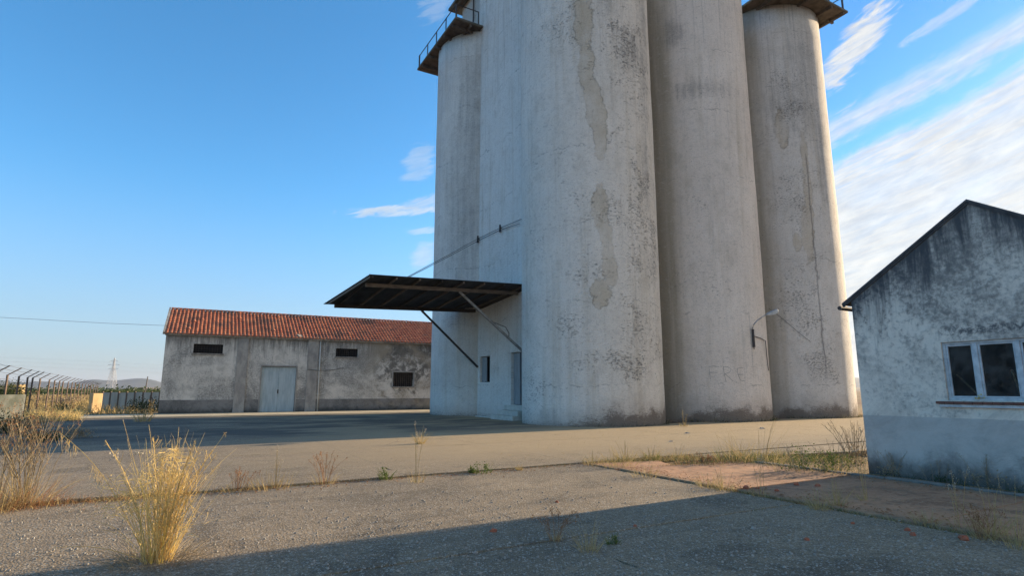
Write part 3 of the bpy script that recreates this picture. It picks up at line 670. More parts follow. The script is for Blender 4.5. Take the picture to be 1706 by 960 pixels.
dv = MB(); dv.box(L_(16.06, 26.63, .79), L_(16.08, 28.05, 3.63)); do_ = dv.build('door', M['black'], gs)
for a, b in ((27.26, 28.04), (26.64, 27.22)):
    lf = MB(); lf.box(L_(15.98, a, .82), L_(16.02, b, 3.62)); lf.box(L_(15.965, a + .08, .95), L_(15.98, b - .08, 1.9)); lf.box(L_(15.965, a + .08, 2.05), L_(15.98, b - .08, 3.5)); lf.build('door_leaf', M['greydoor'], do_, bevel=.006)
lt = MB(); lt.box(L_(15.94, 27.221, .82), L_(15.99, 27.259, 3.62)); lt.build('door_stop', M['iron'], do_)
for k in range(3):
    st = MB(); e = .30 * (3 - k); st.box(L_(15.8 - e, 26.3 - .0 * k, -.1 if k == 0 else .26 * k + .001), L_(15.798, 28.30 + .22 * (2 - k), .26 * (k + 1))); st.build('step', M['step'], gs, bevel=.012)
pl = MB(); pl.box(L_(15.35, 28.9, -.1), L_(15.797, 31.6, .10)); pl.build('plinth', M['step'], gs, bevel=.02)
# dark gutter / rainwater stains board at top are in the material; headhouse above the silos
mb = MB(); mb.box(L_(15.805, 32.5, 25.9), L_(24.5, 35.4, 29.6)); mb.box(L_(16.1, 26.1, 26.1), L_(24.5, 32.5, 29.59)); mb.build('headhouse_wall', M['headhouse'], gs)
mb = MB(); mb.box(L_(15.0, 25.4, 29.6), L_(25.2, 36.2, 29.78)); mb.build('headhouse_roof', M['slabroof'], gs)
mb = MB()
mb.box(L_(15.25, 25.8, 29.46), L_(15.55, 35.9, 29.595)); 
mb.build('eaves_board', M['soffit'], gs)
vt = MB(); vt.tube([L_(15.70, 33.3, 27.2), L_(15.70, 33.3, 29.4)], .05, 8); vt.build('vent_pipe', M['iron'], gs)
# projecting roof slab with ribs and railing
def platform(name, x0, x1, y0, y1, ribs_y, ribs_x, rails, label):
    mb = MB(); mb.box(L_(x0, y0, 25.95), L_(x1, y1, 26.10)); p = mb.build(name, M['slabroof'], gs, label=label, bevel=.02)
    so = MB(); so.box(L_(x0 + .04, y0 + .04, 25.93), L_(x1 - .04, y1 - .04, 25.949)); so.build('soffit', M['soffit'], p)
    for a in ribs_y: rb = MB(); rb.box(L_(x0 + .06, a - .07, 25.70), L_(x0 + 3.2, a + .07, 25.929)); rb.build('rib', M['soffit'], p)
    for a in ribs_x: rb = MB(); rb.box(L_(a - .07, y0 + .06, 25.72), L_(a + .07, y0 + 2.6, 25.928)); rb.build('rib', M['soffit'], p)
    for pts in rails:
        ra = MB()
        for z in (1.0, ): 
            for a, b in zip(pts, pts[1:]): ra.bar(L_(*a, 26.10 + z), L_(*b, 26.10 + z), .045, .045)
        ra.build('handrail', M['iron'], p)
        for a, b in zip(pts, pts[1:]):
            n = max(1, round(math.hypot(b[0]-a[0], b[1]-a[1]) / 1.55))
            for i in range(n + (b == pts[-1])):
                q = (a[0] + (b[0]-a[0]) * i / n, a[1] + (b[1]-a[1]) * i / n); po = MB(); po.bar(L_(*q, 26.10), L_(*q, 27.12), .06 if i else .09); po.build('railing_post', M['iron'], p)
    return p
platform('roof_platform', 13.75, 15.79, 31.9, 39.2, (32.6, 34.0, 35.4, 36.8, 38.2), (14.9,), [[(13.85, 39.0), (13.85, 32.05), (15.5, 32.05)]], 'flat roof slab over the tower behind the canopy')
platform('roof_platform', 29.4, 35.9, 18.75, 26.5, (), (30.2, 32.2, 34.2, 35.5), [[(29.6, 18.95), (35.7, 18.95), (35.7, 26.3)]], 'flat roof slab over the far right tower')
for q_ in ((35.0, 20.9), (35.3, 19.7)): rb = MB(); rb.box(L_(q_[0], q_[1], 25.74), L_(35.84, q_[1] + .15, 25.925)); rb.build('slab_rib', M['soffit'], gs)
# scratched letters F R E low on the middle tower
def on_s2(s, z, r=SR + .012): a = s / SR; return (r * math.cos(a), r * math.sin(a), z)
let = []
F0 = -7.97
for ln in ([(-7.97, 2.78), (-7.96, 2.45), (-7.93, 2.1)], [(-7.98, 2.74), (-7.75, 2.78), (-7.48, 2.74)], [(-7.95, 2.46), (-7.78, 2.47), (-7.60, 2.45)],
           [(-7.28, 2.78), (-7.25, 2.4), (-7.18, 1.98)], [(-7.28, 2.74), (-7.05, 2.74), (-6.88, 2.62), (-6.98, 2.46), (-7.24, 2.38)], [(-7.2, 2.38), (-7.0, 2.2), (-6.82, 2.02)],
           [(-6.56, 2.66), (-6.53, 2.35), (-6.42, 2.08)], [(-6.42, 2.08), (-6.3, 2.04), (-6.15, 2.06)], [(-6.52, 2.36), (-6.38, 2.35), (-6.24, 2.37)], [(-6.55, 2.66), (-6.4, 2.70), (-6.2, 2.68)]):
    let.append(ln)
mb = MB()
for ln in let: mb.tube([on_s2(s, z) for s, z in ln], .011, 4)
mb.build('scratched_letters', simple('scratch_grey', (.27, .255, .24), (.40, .38, .35), 20., .9), s2)

# ------------------------------------------------------------------ canopy (part of the silo)
def zr(a, b): return 6.87 + .034 * (a - 7.2) - .075 * (b - 26.5)
ca = MB(); nn_ = int((33.1 - 26.2) / .03); 
cols = []
v_ = 26.15; pitch = .18
rows_u = [0, .25, .5, .75, 1.]
ptsv = [26.15 + i * pitch / 4 for i in range(int((33.1 - 26.15) / (pitch / 4)) + 1)]
# sheets corrugated so the ridges run along u ... edge towards the camera stays straight, the left edge shows the waves
for sgn in (0, 1):
    o = len(ca.v)
    for b in ptsv:
        for t in rows_u:
            ul = 7.15 - .09 * (b - 26.5); a = ul + (15.79 - ul) * t
            ca.v.append(L_(a, b, zr(a, b) + .028 * math.sin((b - 26.15) / pitch * 2 * math.pi) - .012 * sgn + rnd.uniform(-.002, .002)))
    m_ = len(rows_u)
    for i in range(len(ptsv) - 1):
        for j in range(m_ - 1):
            q = (o+i*m_+j, o+i*m_+j+1, o+(i+1)*m_+j+1, o+(i+1)*m_+j); ca.f.append(q[::-1] if sgn == 0 else q)
can = MB(); can.bar(L_(15.77, 26.2, zr(15.77, 26.2) - .14), L_(15.77, 32.4, zr(15.77, 32.4) - .14), .05, .16); cano = can.build('canopy', M['darkwood'], gs, label='dark corrugated tin canopy on timber rafters over the loading door')
ca.build('corrugated_sheet', M['sheet'], cano)
for k in range(8):      # rafters along v
    a = 7.35 + k * 1.17; rb = MB(); e0 = 26.2; e1 = 33.0 if a < 14.4 else 32.1
    a_ = a - .08 * 0
    rb.bar(L_(a_, e0, zr(a_, e0) - .085), L_(a_, e1, zr(a_, e1) - .085), .07, .10); rb.build('rafter', M['wood'] if k % 3 else M['darkwood'], cano)
bm_ = MB(); bm_.bar(L_(7.3, 27.25, zr(7.3, 27.25) - .23), L_(15.78, 27.25, zr(15.78, 27.25) - .23), .12, .18); bm_.build('beam', M['wood'], cano, label='pale timber beam nearer the round tower')
bm_ = MB(); bm_.bar(L_(7.0, 32.35, zr(7.0, 32.35) - .24), L_(15.78, 32.35, zr(15.78, 32.35) - .24), .12, .20); bm_.build('beam', M['darkwood'], cano)
fa = MB(); fa.bar(L_(7.22, 26.25, zr(7.22, 26.25) - .10), L_(6.68, 32.4, zr(6.7, 32.4) - .10), .035, .11); fa.build('fascia', M['wood'], cano)
sta = MB(); sta.bar(L_(12.25, 27.25, zr(12.25, 27.25) - .32), L_(15.76, 26.66, 3.62), .11, .12); sta.build('strut', M['strut'], cano)
stb = MB(); stb.bar(L_(12.07, 32.28, zr(12.07, 32.3) - .34), L_(15.76, 32.15, 2.98), .10, .11); stb.build('strut', M['iron'], cano)
hk = MB(); hk.tube([L_(13.9, 26.95, 5.2), L_(14.35, 26.9, 5.05), L_(14.8, 26.85, 4.9), L_(15.0, 26.85, 4.6), L_(15.0, 26.85, 4.3)], .025, 6); hk.build('hanging_cable', M['greycable'], cano)

# service cables along the end wall
def wpl(px, py, u0, axis='u'):   # pixel on the plane u = u0
    a = (px - 853) / CAMF; b = -(py - 480) / CAMF; c_, s_ = math.cos(TH), math.sin(TH); r = Vector((a, c_ - b*s_, s_ + b*c_)); n = U if axis == 'u' else V
    t = u0 / r.dot(n); return Vector((0, 0, 1.6)) + r * t
sc = thing('service_cables', 'pair of thin black cables running up the end wall from the canopy past two insulators', 'cable', wpl(833, 381, 15.7))
o0 = sc.location.copy()
for dz_ in (0, -.16):
    mb = MB(); pts = [gp(676 - dz_ * 20, 463 , 6.86), Vector((0, 0, 0)), wpl(796, 398 - dz_ * 22, 15.68), wpl(833, 380 - dz_ * 22, 15.68), wpl(866, 366 - dz_ * 40, 15.7)]
    pts[1] = pts[0].lerp(pts[2], .45) + Vector((0, 0, -.02))
    pts.append(uvp(16.1, 25.75, 10.98 + dz_ * 1.5)) if dz_ == 0 else None
    mb.tube([tuple(p - o0) for p in pts], .016, 5); mb.build('cable', M['cable'], sc)
for px, py in ((796, 398), (833, 380)):
    p = wpl(px, py, 15.68) - o0; mb = MB(); mb.tube([p + Vector((0, 0, -.24)), p + Vector((0, 0, -.1)), p + Vector((0, 0, .08)), p + Vector((0, 0, .20))], .07, 8, .05); mb.bar(p, p + U * .13, .04); mb.build('insulator', M['iron'], sc)

# ------------------------------------------------------------------ wall lamp on the middle tower
def s2w(s, z, r=SR): a = s / SR; q = uvp(25.38, 23.15) ; return q + U * (r * math.cos(a)) + V * (r * math.sin(a)) + Vector((0, 0, z))
base = s2w(-5.45, 4.75, SR + .06)
wl = thing('wall_lamp', 'curved arm street lamp fixed low on the middle round tower', 'lamp', base)
nrm = (base - uvp(25.38, 23.15, 4.75)).normalized(); rt = Vector((1, 0.1, 0)).normalized()
f_ = lambda a, b, z: tuple(rt * a + nrm * b + Vector((0, 0, z)))
mb = MB(); mb.tube([f_(0, 0, -1.1), f_(0, 0, -.5), f_(0, 0, 0.), f_(.04, .06, .18), f_(.16, .12, .36), f_(.36, .18, .52), f_(.62, .22, .68)], .032, 8); mb.build('arm', M['galv'], wl, True)
mb = MB(); mb.box((-.05, -.05, -1.0), (.05, .04, -.08)); o = mb.build('bracket', M['iron'], wl)
hb = MB(); hb.v = []; P0 = Vector(f_(.58, .21, .66)); ax = Vector(f_(.50, .08, .22)).normalized(); sd = ax.cross(Vector((0, 0, 1))).normalized(); upv = sd.cross(ax)
prof = [(0, .05, .05, -.05), (.10, .09, .07, -.10), (.34, .13, .09, -.16), (.56, .13, .08, -.14), (.66, .08, .05, -.06)]
for t, wd_, zu, zd in prof:
    c_ = P0 + ax * t
    for sx, zz in ((-1, zd), (1, zd), (1, zu * .4), (.6, zu), (-.6, zu), (-1, zu * .4)): hb.v.append(tuple(c_ + sd * sx * wd_ + upv * zz))
for i in range(len(prof) - 1):
    for j in range(6): a = i*6+j; b = i*6+(j+1) % 6; hb.f.append((a, b, b+6, a+6))
hb.f += [tuple(range(6))[::-1], tuple(24 + j for j in range(6))]
hb.build('lamp_head', M['galv'], wl, bevel=.01)
mb = MB(); cpts = [Vector(f_(0, .0, -.42)), Vector(f_(.5, -.30, -.52)), s2w(-4.22, 4.14, SR + .05) - base, s2w(-4.17, 3.6, SR + .04) - base, s2w(-4.07, 3.0, SR + .03) - base, s2w(-4.0, 2.6, SR + .03) - base]
cpts[1] = s2w(-4.8, 4.24, SR + .06) - base
mb.tube(cpts, .02, 5); mb.build('feed_cable', M['cable'], wl)
mb = MB()
def s3w(s, z, r=SR + .03): a = s / SR; return uvp(33.13, 23.15, z) + U * (r * math.cos(a)) + V * (r * math.sin(a))
p0, p1 = s3w(-9.6, 6.35), s3w(-7.55, 4.31)
q0 = p0; pts = [Vector((0, 0, 0))]
for k in range(1, 9):
    t = k / 8; pts.append(s3w(-9.6 + 2.05 * t, 6.35 - 2.04 * t + .1 * math.sin(t * math.pi * 2) * .3) - q0)
mb.tube(pts, .010, 5); o = mb.build('loose_cable', M['greycable']); o.location = q0; tag(o, 'grey cable slanting down across the far right round tower', 'cable')

# ------------------------------------------------------------------ shed on the right
SB = gp(1448, 790)
shd = thing('plaster_shed', 'small mouldy white gabled shed with a grey painted base and a three light window', 'shed', (SB.x, SB.y, 0), R(90 - 150.5))
WS, HS, AP, DS = 4.40, 3.40, 4.83, 6.5
hole = (1.50, 1.42, 3.14, 2.43)
def gable(y, flip=False):
    mb = MB(); holed_wall(mb, WS, HS, [hole], .25, y)
    for yy, fl in ((y, False), (y + .25, True)):
        q = [(0, yy, HS), (WS, yy, HS), (WS/2, yy, AP)]; mb.add(q if not fl else q[::-1], [(0,1,2)])
    return mb
gable(0.).build('gable_wall', M['shed'], shd)
mb = MB(); mb.box((0, .25, -.1), (.22, DS, HS)); mb.box((WS - .22, .25, -.1), (WS, DS, HS)); mb.box((.22, DS - .22, -.1), (WS - .22, DS, HS))
mb.add([(0, DS, HS), (WS, DS, HS), (WS/2, DS, AP)], [(2,1,0)]); mb.build('side_walls', M['shed'], shd)
mb = MB(); mb.box((.222, .26, .005), (WS - .222, DS - .222, .02)); mb.box((.222, .26, 3.3), (WS - .222, DS - .222, 3.34)); mb.box((.221, 3.2, .02), (WS - .222, 3.25, 3.3)); mb.box((.221, .252, .02), (.235, 3.2, 3.3)); mb.build('interior', M['inner'], shd)
junk = MB()
for k in range(9): x, y = 1.7 + rnd.random() * 2., .8 + rnd.random() * 1.6; junk.bar((x, y, 1.0 + rnd.random() * .2), (x + rnd.uniform(-.6, .6), y + rnd.uniform(-.3, .3), 1.4 + rnd.random() * .6), .03)
junk.box((2.6, .9, .02), (3.3, 1.5, 1.45)); junk.build('stored_lumber', M['stem'], shd)
sl2 = (AP - HS) / (WS / 2)
for sgn in (-1, 1):
    mb = MB(); x0 = WS/2; x1 = WS/2 + sgn * (WS/2 + .17); z0 = AP + .02; z1 = HS - .17 * sl2 + .02; y0, y1 = -.045, DS + .2
    q = [(x0, y0, z0), (x1, y0, z1), (x1, y1, z1), (x0, y1, z0)]; mb.add(q + [(x, y, z + .045) for x, y, z in q], [(0,1,2,3),(7,6,5,4),(0,4,5,1),(1,5,6,2),(2,6,7,3),(3,7,4,0)])
    mb.build('roof_slope', M['verge'], shd)
    vb = MB(); vb.bar((x0 + sgn*.001, -.008, z0 - .02), (x1, -.008, z1 - .02), .03, .04); vb.build('verge_board', M['verge'], shd)
mb = MB(); mb.tube([(-.22, -.06, HS - .14), (-.22, DS + .1, HS - .14)], .045, 8); mb.build('gutter', M['iron'], shd)
wf = MB(); a, c_, b, d = hole; fw = .045
for bx in (((a, .04, c_), (a + fw, .10, d)), ((b - fw, .04, c_), (b, .10, d)), ((a + fw, .04, d - fw), (b - fw, .10, d)), ((a + fw, .04, c_), (b - fw, .10, c_ + fw))): wf.box(*bx)
win = wf.build('window', M['frame'], shd, bevel=.004)
lw = (b - a) / 3
mxs = [a, 1.985, 2.57, b]
for k in (1, 2): mm = MB(); xx = mxs[k]; mm.box((xx - .035, .035, c_ + fw), (xx + .035, .11, d - fw)); mm.build('mullion', M['frame'], win, bevel=.005)
for k in range(3):
    x0 = mxs[k] + (.046 if k == 0 else .036); x1 = mxs[k+1] - (.046 if k == 2 else .036); z0, z1 = c_ + fw + .002, d - fw - .002
    cs_ = MB(); t_ = .028
    for bx in (((x0, .055, z0), (x0 + t_, .09, z1)), ((x1 - t_, .055, z0), (x1, .09, z1)), ((x0 + t_, .055, z1 - t_), (x1 - t_, .09, z1)), ((x0 + t_, .055, z0), (x1 - t_, .09, z0 + t_))): cs_.box(*bx)
    cs_.build('casement', M['frame'], win, bevel=.003)
    pn = MB(); pn.box((x0 + t_, .070, z0 + t_), (x1 - t_, .074, z1 - t_)); pn.build('pane', M['glass'], win)
x = a - .16
while x < b + .12:
    st = MB(); st.box((x, -.085, c_ - .062 + rnd.uniform(-.004, .004)), (x + .135, .04, c_ - .018)); st.build('sill_tile', M['terracotta'], win, bevel=.006); x += .14
sm = MB(); sm.box((a - .12, -.05, c_ - .115), (b + .12, .001, c_ - .066)); sm.build('sill_mortar', M['frame'], win)
pk = MB()
for k in range(26): pk.leaf((1.97 + rnd.gauss(0, .03), -.03 + rnd.gauss(0, .015), c_ + .03 + abs(rnd.gauss(0, .035))), .022)
o = pk.build('sill_weed', M['yelgreen']); o.parent = None; o.location = shd.location; o.rotation_euler = shd.rotation_euler; tag(o, 'tiny yellow green weed sprouting on the shed window sill', 'weed')

# ------------------------------------------------------------------ fence, far wall, pole, pylon
P0 = Vector((-24.1, 26.4, 0)); fd = Vector((math.sin(R(-32.6)), math.cos(R(-32.6)), 0)); fside = Vector((fd.y, -fd.x, 0))
fe = thing('security_fence', 'wire fence of slim posts with arms angled towards the yard', 'fence', P0)
post = None; steps = [0, 3.2, 6.6, 10.2, 13.8, 15.5, 19.4, 24.5, 28.6, 31.6, 35.0, 39.6, 44., 48.4, 53., 58., 63.5, 69., 75., 81., 87., 93.]
for i, d_ in enumerate(steps):
    if post is None:
        mb = MB(); mb.bar((0, 0, -.1), (0, 0, 2.42), .075, .075); mb.bar((0, 0, 2.40), tuple(fside * .56 + Vector((0, 0, 2.80))), .05, .05); post = mb.build('fence_post', M['concretepost'], fe)
        po = post
    else: po = link_copy(post, fe)
    po.location = fd * d_; po.rotation_euler = (rnd.uniform(-.02, .02), rnd.uniform(-.02, .02), rnd.uniform(-.05, .05))
for k, (off, z) in enumerate(((.14, 2.51), (.34, 2.65), (.55, 2.80), (0, 2.2), (0, 1.7), (0, 1.2), (0, .7))):
    mb = MB(); pts = [fside * off + Vector((0, 0, z)) - fd * 12]
    for a, b in zip(steps, steps[1:]): pts += [fd * a + fside * off + Vector((0, 0, z)), fd * (a+b)/2 + fside * off + Vector((0, 0, z - .04))]
    mb.tube(pts, .009, 3); mb.build('wire', M['wire'], fe)
# low wall left of the fence start, shade put into its dark colour
lw_ = MB(); a = gp(-60, 706); b = gp(34, 700); n = Vector((0, 1, 0)); q = [a, b, b + Vector((-.1, .25, 0)), a + Vector((-.1, .25, 0))]; lw_.prism([(p.x, p.y) for p in q], -.1, 1.35); tag(lw_.build('boundary_wall', simple('shade_dark_wall', (.12, .13, .125), (.06, .07, .06), 1.2, .95, .03)), 'short grey wall at the left edge below the first fence posts', 'wall')
fw_ = MB(); a = gp(168, 681); b = gp(292, 682); q = [a, b, b + Vector((0, .25, 0)), a + Vector((0, .25, 0))]
fwt = thing('panel_wall', 'low grey panel wall beyond the yard left of the warehouse', 'wall', a)
L = (b - a)
for k in range(9):
    p = MB(); x0 = L * (k / 9); x1 = L * ((k + .97) / 9); p.prism([(x0.x, x0.y), (x1.x, x1.y), (x1.x, x1.y + .1), (x0.x, x0.y + .1)], -.1, 1.42 + rnd.uniform(-.06, .04)); p.build('wall_panel', M['farwall'], fwt)
    p = MB(); p.box((x0.x - .05, x0.y - .05, -.1), (x0.x + .05, x0.y + .10, 1.46)); p.build('wall_post', M['concretepost'], fwt)
yb = MB(); a = gp(152, 686); b = gp(168, 686); yb.prism([(a.x, a.y), (a.x + .26, a.y + .70), (a.x - .12, a.y + .84), (a.x - .38, a.y + .14)], -.1, 1.34); tag(yb.build('gate_pier', M['yellowwall'], bevel=.02), 'sunlit yellow rendered pier at the end of the fence', 'pier')
a = gp(64, 668.5); ys = MB(); q = gp(81, 668.5); 
tk = MB(); c0 = Vector((-78., 92., 0)); tk.tube([c0, c0 + Vector((0, 0, 2.4))], 1.2, 14); tag(tk.build('field_tank', M['yellowwall'], smooth=False), 'small yellow round tank in the field behind the fence posts', 'tank')
up = MB(); a = gp(238.5, 681.5); up.tube([Vector((0, 0, -.1)), Vector((.02, 0, 1.6)), Vector((.10, 0, 2.75))], .055, 8, .04); o = up.build('wooden_pole', M['polewood']); o.location = a; tag(o, 'thin grey pole leaning in front of the low panel wall', 'pole')
br = MB(); a = gp(253, 682); br.bar((0, 0, 0), (.75, 0, -1.1), .06); br.bar((0, 0, 0), (-.05, 0, -1.2), .05); o = br.build('fence_brace', M['concretepost']); o.location = a + Vector((0, -.4, 1.15)); tag(o, 'slanting brace post by the warehouse corner', 'post')
# lattice pylon, 900 m away
py_ = thing('power_pylon', 'distant pale lattice power pylon on the skyline', 'pylon', (-612., 893., -.1)); 
pl_ = MB(); H = 50.; wz = lambda z: 5.0 * (1 - z / H) ** 1.2 + .7 if z < 34 else 1.3 - (z - 34) / 16 * .9
zs = [0, 8, 15, 21, 26, 30, 34, 38, 42, 46, 50]
for z0, z1 in zip(zs, zs[1:]):
    for sx, sy in ((-1,-1),(1,-1),(1,1),(-1,1)):
        pl_.bar((sx*wz(z0), sy*wz(z0), z0), (sx*wz(z1), sy*wz(z1), z1), .42)
    for (ax_, ay), (bx, by) in (((-1,-1),(1,-1)), ((1,-1),(1,1)), ((1,1),(-1,1)), ((-1,1),(-1,-1))):
        pl_.bar((ax_*wz(z0), ay*wz(z0), z0), (bx*wz(z1), by*wz(z1), z1), .22); pl_.bar((bx*wz(z0), by*wz(z0), z0), (ax_*wz(z1), ay*wz(z1), z1), .22)
        pl_.bar((ax_*wz(z1), ay*wz(z1), z1), (bx*wz(z1), by*wz(z1), z1), .22)
pl_.build('tower', M['pylon'], py_)
for z, L in ((33, 7.5), (39, 9.), (45, 6.)):
    am = MB()
    for s_ in (-1, 1): am.bar((s_*.9, 0, z), (s_*L, 0, z + .4), .35); am.bar((s_*.9, 0, z + 2.2), (s_*L, 0, z + .5), .28); am.bar((s_*L, 0, z + .4), (s_*L, 0, z - 2.), .25)
    am.build('crossarm', M['pylon'], py_)
for z, L in ((31, 7.5), (37, 9.), (43, 6.)):
    for s_ in (-1, 1):
        wr = MB(); A_ = Vector((s_*L, 0, z)); pts = [A_ + Vector((340 * t, 60 * t, -9 * math.sin(math.pi * t / 1.6))) for t in (-1.2, -.9, -.6, -.3, 0, .3, .6, .9, 1.2, 1.5)]; wr.tube(pts, .045, 3); wr.build('conductor', M['pylon'], py_)
# thin overhead line crossing the left sky
ol = MB(); A_ = Vector((-80., 75., 0)); a = gp(0, 529, 12.); 
def at_dist(px, py, Y):
    a = (px - 853) / CAMF; b = -(py - 480) / CAMF; c_, s_ = math.cos(TH), math.sin(TH); r = Vector((a, c_ - b*s_, s_ + b*c_)); return Vector((0, 0, 1.6)) + r * (Y / r.y)
pts = [at_dist(x, y, 62.) for x, y in ((-160, 516), (-60, 524), (0, 529), (90, 534), (180, 539), (270, 542.5), (360, 544.5))]
o0 = pts[3]; ol.tube([p - o0 for p in pts], .016, 4); o = ol.build('overhead_line', M['greycable']); o.location = o0; tag(o, 'single thin overhead line crossing the sky left of the warehouse', 'power line')

# ------------------------------------------------------------------ vegetation
def tuft(mb, c_, n, h, spread, wd_, lean=.5, droop=.5):
    for _ in range(n):
        a = rnd.uniform(0, 2*math.pi); r_ = spread * math.sqrt(rnd.random()) * .5; out = Vector((math.cos(a), math.sin(a), 0))
        d = Vector((0, 0, 1)) + out * rnd.random() * lean + Vector((rnd.gauss(0, .08), rnd.gauss(0, .08), 0))
        hh = h * rnd.uniform(.35, 1.)
        mb.blade(c_ + out * r_, d, hh, wd_ * rnd.uniform(.6, 1.3), (out.x * droop * rnd.random(), out.y * droop * rnd.random(), droop * rnd.random() * .8))
def stalks(mb, hb_, c_, n, h, spread, lean, r=.002, head=.02, hn=10, twigs=0):
    for _ in range(n):
        a = rnd.uniform(0, 2*math.pi); out = Vector((math.cos(a), math.sin(a), 0)); p = c_ + out * spread * rnd.random(); hh = h * rnd.uniform(.65, 1.)
        l = out * lean * rnd.random() * hh; pts = [p, p + l * .25 + Vector((0, 0, hh * .4)), p + l * .6 + Vector((0, 0, hh * .75)), p + l + Vector((0, 0, hh))]
        mb.tube(pts, r, 3, r * .5)
        for _k in range(twigs):
            t = rnd.uniform(.25, .95); i = min(2, int(t * 3)); q = pts[i].lerp(pts[i+1], t * 3 - i); b_ = rnd.uniform(0, 2*math.pi); L = hh * rnd.uniform(.12, .3) * (1.2 - t)
            e = q + Vector((math.cos(b_) * L * .6, math.sin(b_) * L * .6, L)); mb.tube([q, q.lerp(e, .5) + Vector((0, 0, -.01)), e], r * .6, 3, r * .3)
            if hb_ is not None:
                for _m in range(3): hb_.leaf(e + Vector((rnd.gauss(0, head*.5), rnd.gauss(0, head*.5), rnd.gauss(0, head*.6))), head * .45)
        if hb_ is not None:
            for _m in range(hn): hb_.leaf(pts[-1] + Vector((rnd.gauss(0, head*.5), rnd.gauss(0, head*.5), rnd.uniform(-head*3, head))), head * .5)
def bush(mb, c_, rx, ry, h, n, sz):
    cl = [(c_ + Vector((rnd.uniform(-rx, rx)*.7, rnd.uniform(-ry, ry)*.7, h * rnd.uniform(.15, .75))), rnd.uniform(.25, .5)) for _ in range(max(5, n // 90))]
    for _ in range(n):
        q, rr = rnd.choice(cl); p = q + Vector((rnd.gauss(0, rr*rx*.6), rnd.gauss(0, rr*ry*.6), rnd.gauss(0, rr*h*.5)))
        p.z = max(c_.z + .01, p.z); mb.leaf(p, sz * rnd.uniform(.5, 1.4))
def plant(kind, px, py, hpx, label, wpx=None, cat='weed', name=None, z=0., cs=1., group=None):
    c_ = gp(px, py, z); dist = c_.length; sc_ = dist / 985.; h = hpx * sc_; w_ = (wpx or hpx * .6) * sc_; Z = Vector((0, 0, 0))
    t = thing(name or {'straw': 'dry_grass', 'green': 'green_weed', 'rust': 'dead_weed', 'stalk': 'dry_stalks', 'bush': 'dead_shrub', 'gbush': 'green_shrub', 'mixed': 'dry_grass'}[kind], label, cat, c_, 0, group)
    bw = max(.0035, .0007 * dist)
    if kind in ('straw', 'mixed'):
        m1 = MB(); tuft(m1, Z, int(60 * cs), h, w_, bw, .8, .7); m1.build('blades', M['straw'], t)
        m2 = MB(); hb_ = MB(); stalks(m2, hb_, Z, 5, h * 1.1, w_ * .3, .4, bw * .45, .012, 8); m2.build('stems', M['straw'], t); hb_.build('seed_heads', M['seed'], t)
        if kind == 'mixed': m3 = MB(); tuft(m3, Z, int(60 * cs), h * .6, w_, bw, .7, .4); m3.build('green_blades', M['green'], t)
    elif kind == 'green':
        m1 = MB(); tuft(m1, Z, int(45 * cs), h, w_, bw * 1.3, .9, .5); m1.build('blades', M['green'], t)
        m2 = MB(); bush(m2, Z, w_ * .4, w_ * .4, h * .8, int(120 * cs), bw * 2.2); m2.build('leaves', M['green'], t)
    elif kind == 'rust':
        m1 = MB(); hb_ = MB(); stalks(m1, hb_, Z, int(14 * cs), h, w_ * .3, .9, bw * .4, .018, 10, 6); m1.build('stems', M['rust'], t); hb_.build('seed_heads', M['rust'], t)
        m2 = MB(); tuft(m2, Z, int(40 * cs), h * .5, w_ * .8, bw, .9, .5); m2.build('blades', M['straw'], t)
    elif kind == 'stalk':
        m1 = MB(); hb_ = MB(); stalks(m1, hb_, Z, int(4 * cs), h, w_ * .2, .22, bw * .5, .02, 14, 3); m1.build('stems', M['straw'], t); hb_.build('seed_heads', M['seed'], t)
        m2 = MB(); tuft(m2, Z, 24, h * .3, w_, bw, .9, .6); m2.build('blades', M['straw'], t)
    elif kind == 'bush':
        m1 = MB(); hb_ = MB(); stalks(m1, hb_, Z, int(16 * cs), h, w_ * .3, .7, bw * .6, .02, 5, 7); m1.build('stems', M['stem'], t); hb_.build('seed_heads', M['stem'], t)
        m2 = MB(); bush(m2, Z, w_ * .5, w_ * .35, h * .45, int(260 * cs), bw * 2.2); m2.build('leaves', M['stem'], t)
    elif kind == 'gbush':
        m1 = MB(); bush(m1, Z, w_ * .5, w_ * .35, h * .8, int(420 * cs), bw * 2.4); m1.build('leaves', M['green'], t)
        m2 = MB(); stalks(m2, None, Z, int(12 * cs), h, w_ * .4, .6, bw * .5, .02, 5, 5); m2.build('stems', M['stem'], t)
        m3 = MB(); tuft(m3, Z, int(50 * cs), h * .8, w_, bw, .8, .6); m3.build('blades', M['straw'], t)
    return t

# the big golden clump in the foreground
cp = gp(262, 936); ck = thing('dry_grass_clump', 'tall golden dry grass clump in the near left foreground', 'grass clump', cp)
Z = Vector((0, 0, 0)); m1 = MB()
for _ in range(115):
    a = rnd.uniform(0, 2*math.pi); out = Vector((math.cos(a), math.sin(a), 0)); rr = rnd.random() ** .8 * .13
    d = Vector((rnd.gauss(.0, .19), rnd.gauss(0, .17), 1)) + out * rr * 2.4; m1.blade(out * rr, d, (.3 + 1.05 * rnd.random() ** 1.7) * (1.05 - rr), rnd.uniform(.006, .012), (rnd.gauss(0, .4), rnd.gauss(0, .4), rnd.random() * .35), 6)
m1.build('blades', M['golden'], ck)
m1 = MB()
for _ in range(30):
    a = rnd.uniform(0, 2*math.pi); out = Vector((math.cos(a), math.sin(a), 0)); d = Vector((rnd.gauss(0, .12), rnd.gauss(0, .12), 1)); m1.blade(out * rnd.random() * .14, d, rnd.uniform(.4, 1.2), rnd.uniform(.003, .007), (rnd.gauss(0, .25), rnd.gauss(0, .25), rnd.random() * .25), 5)
m1.build('green_blades', M['yelgreen'], ck)
m1 = MB()        # curled fine leaves in the upper half
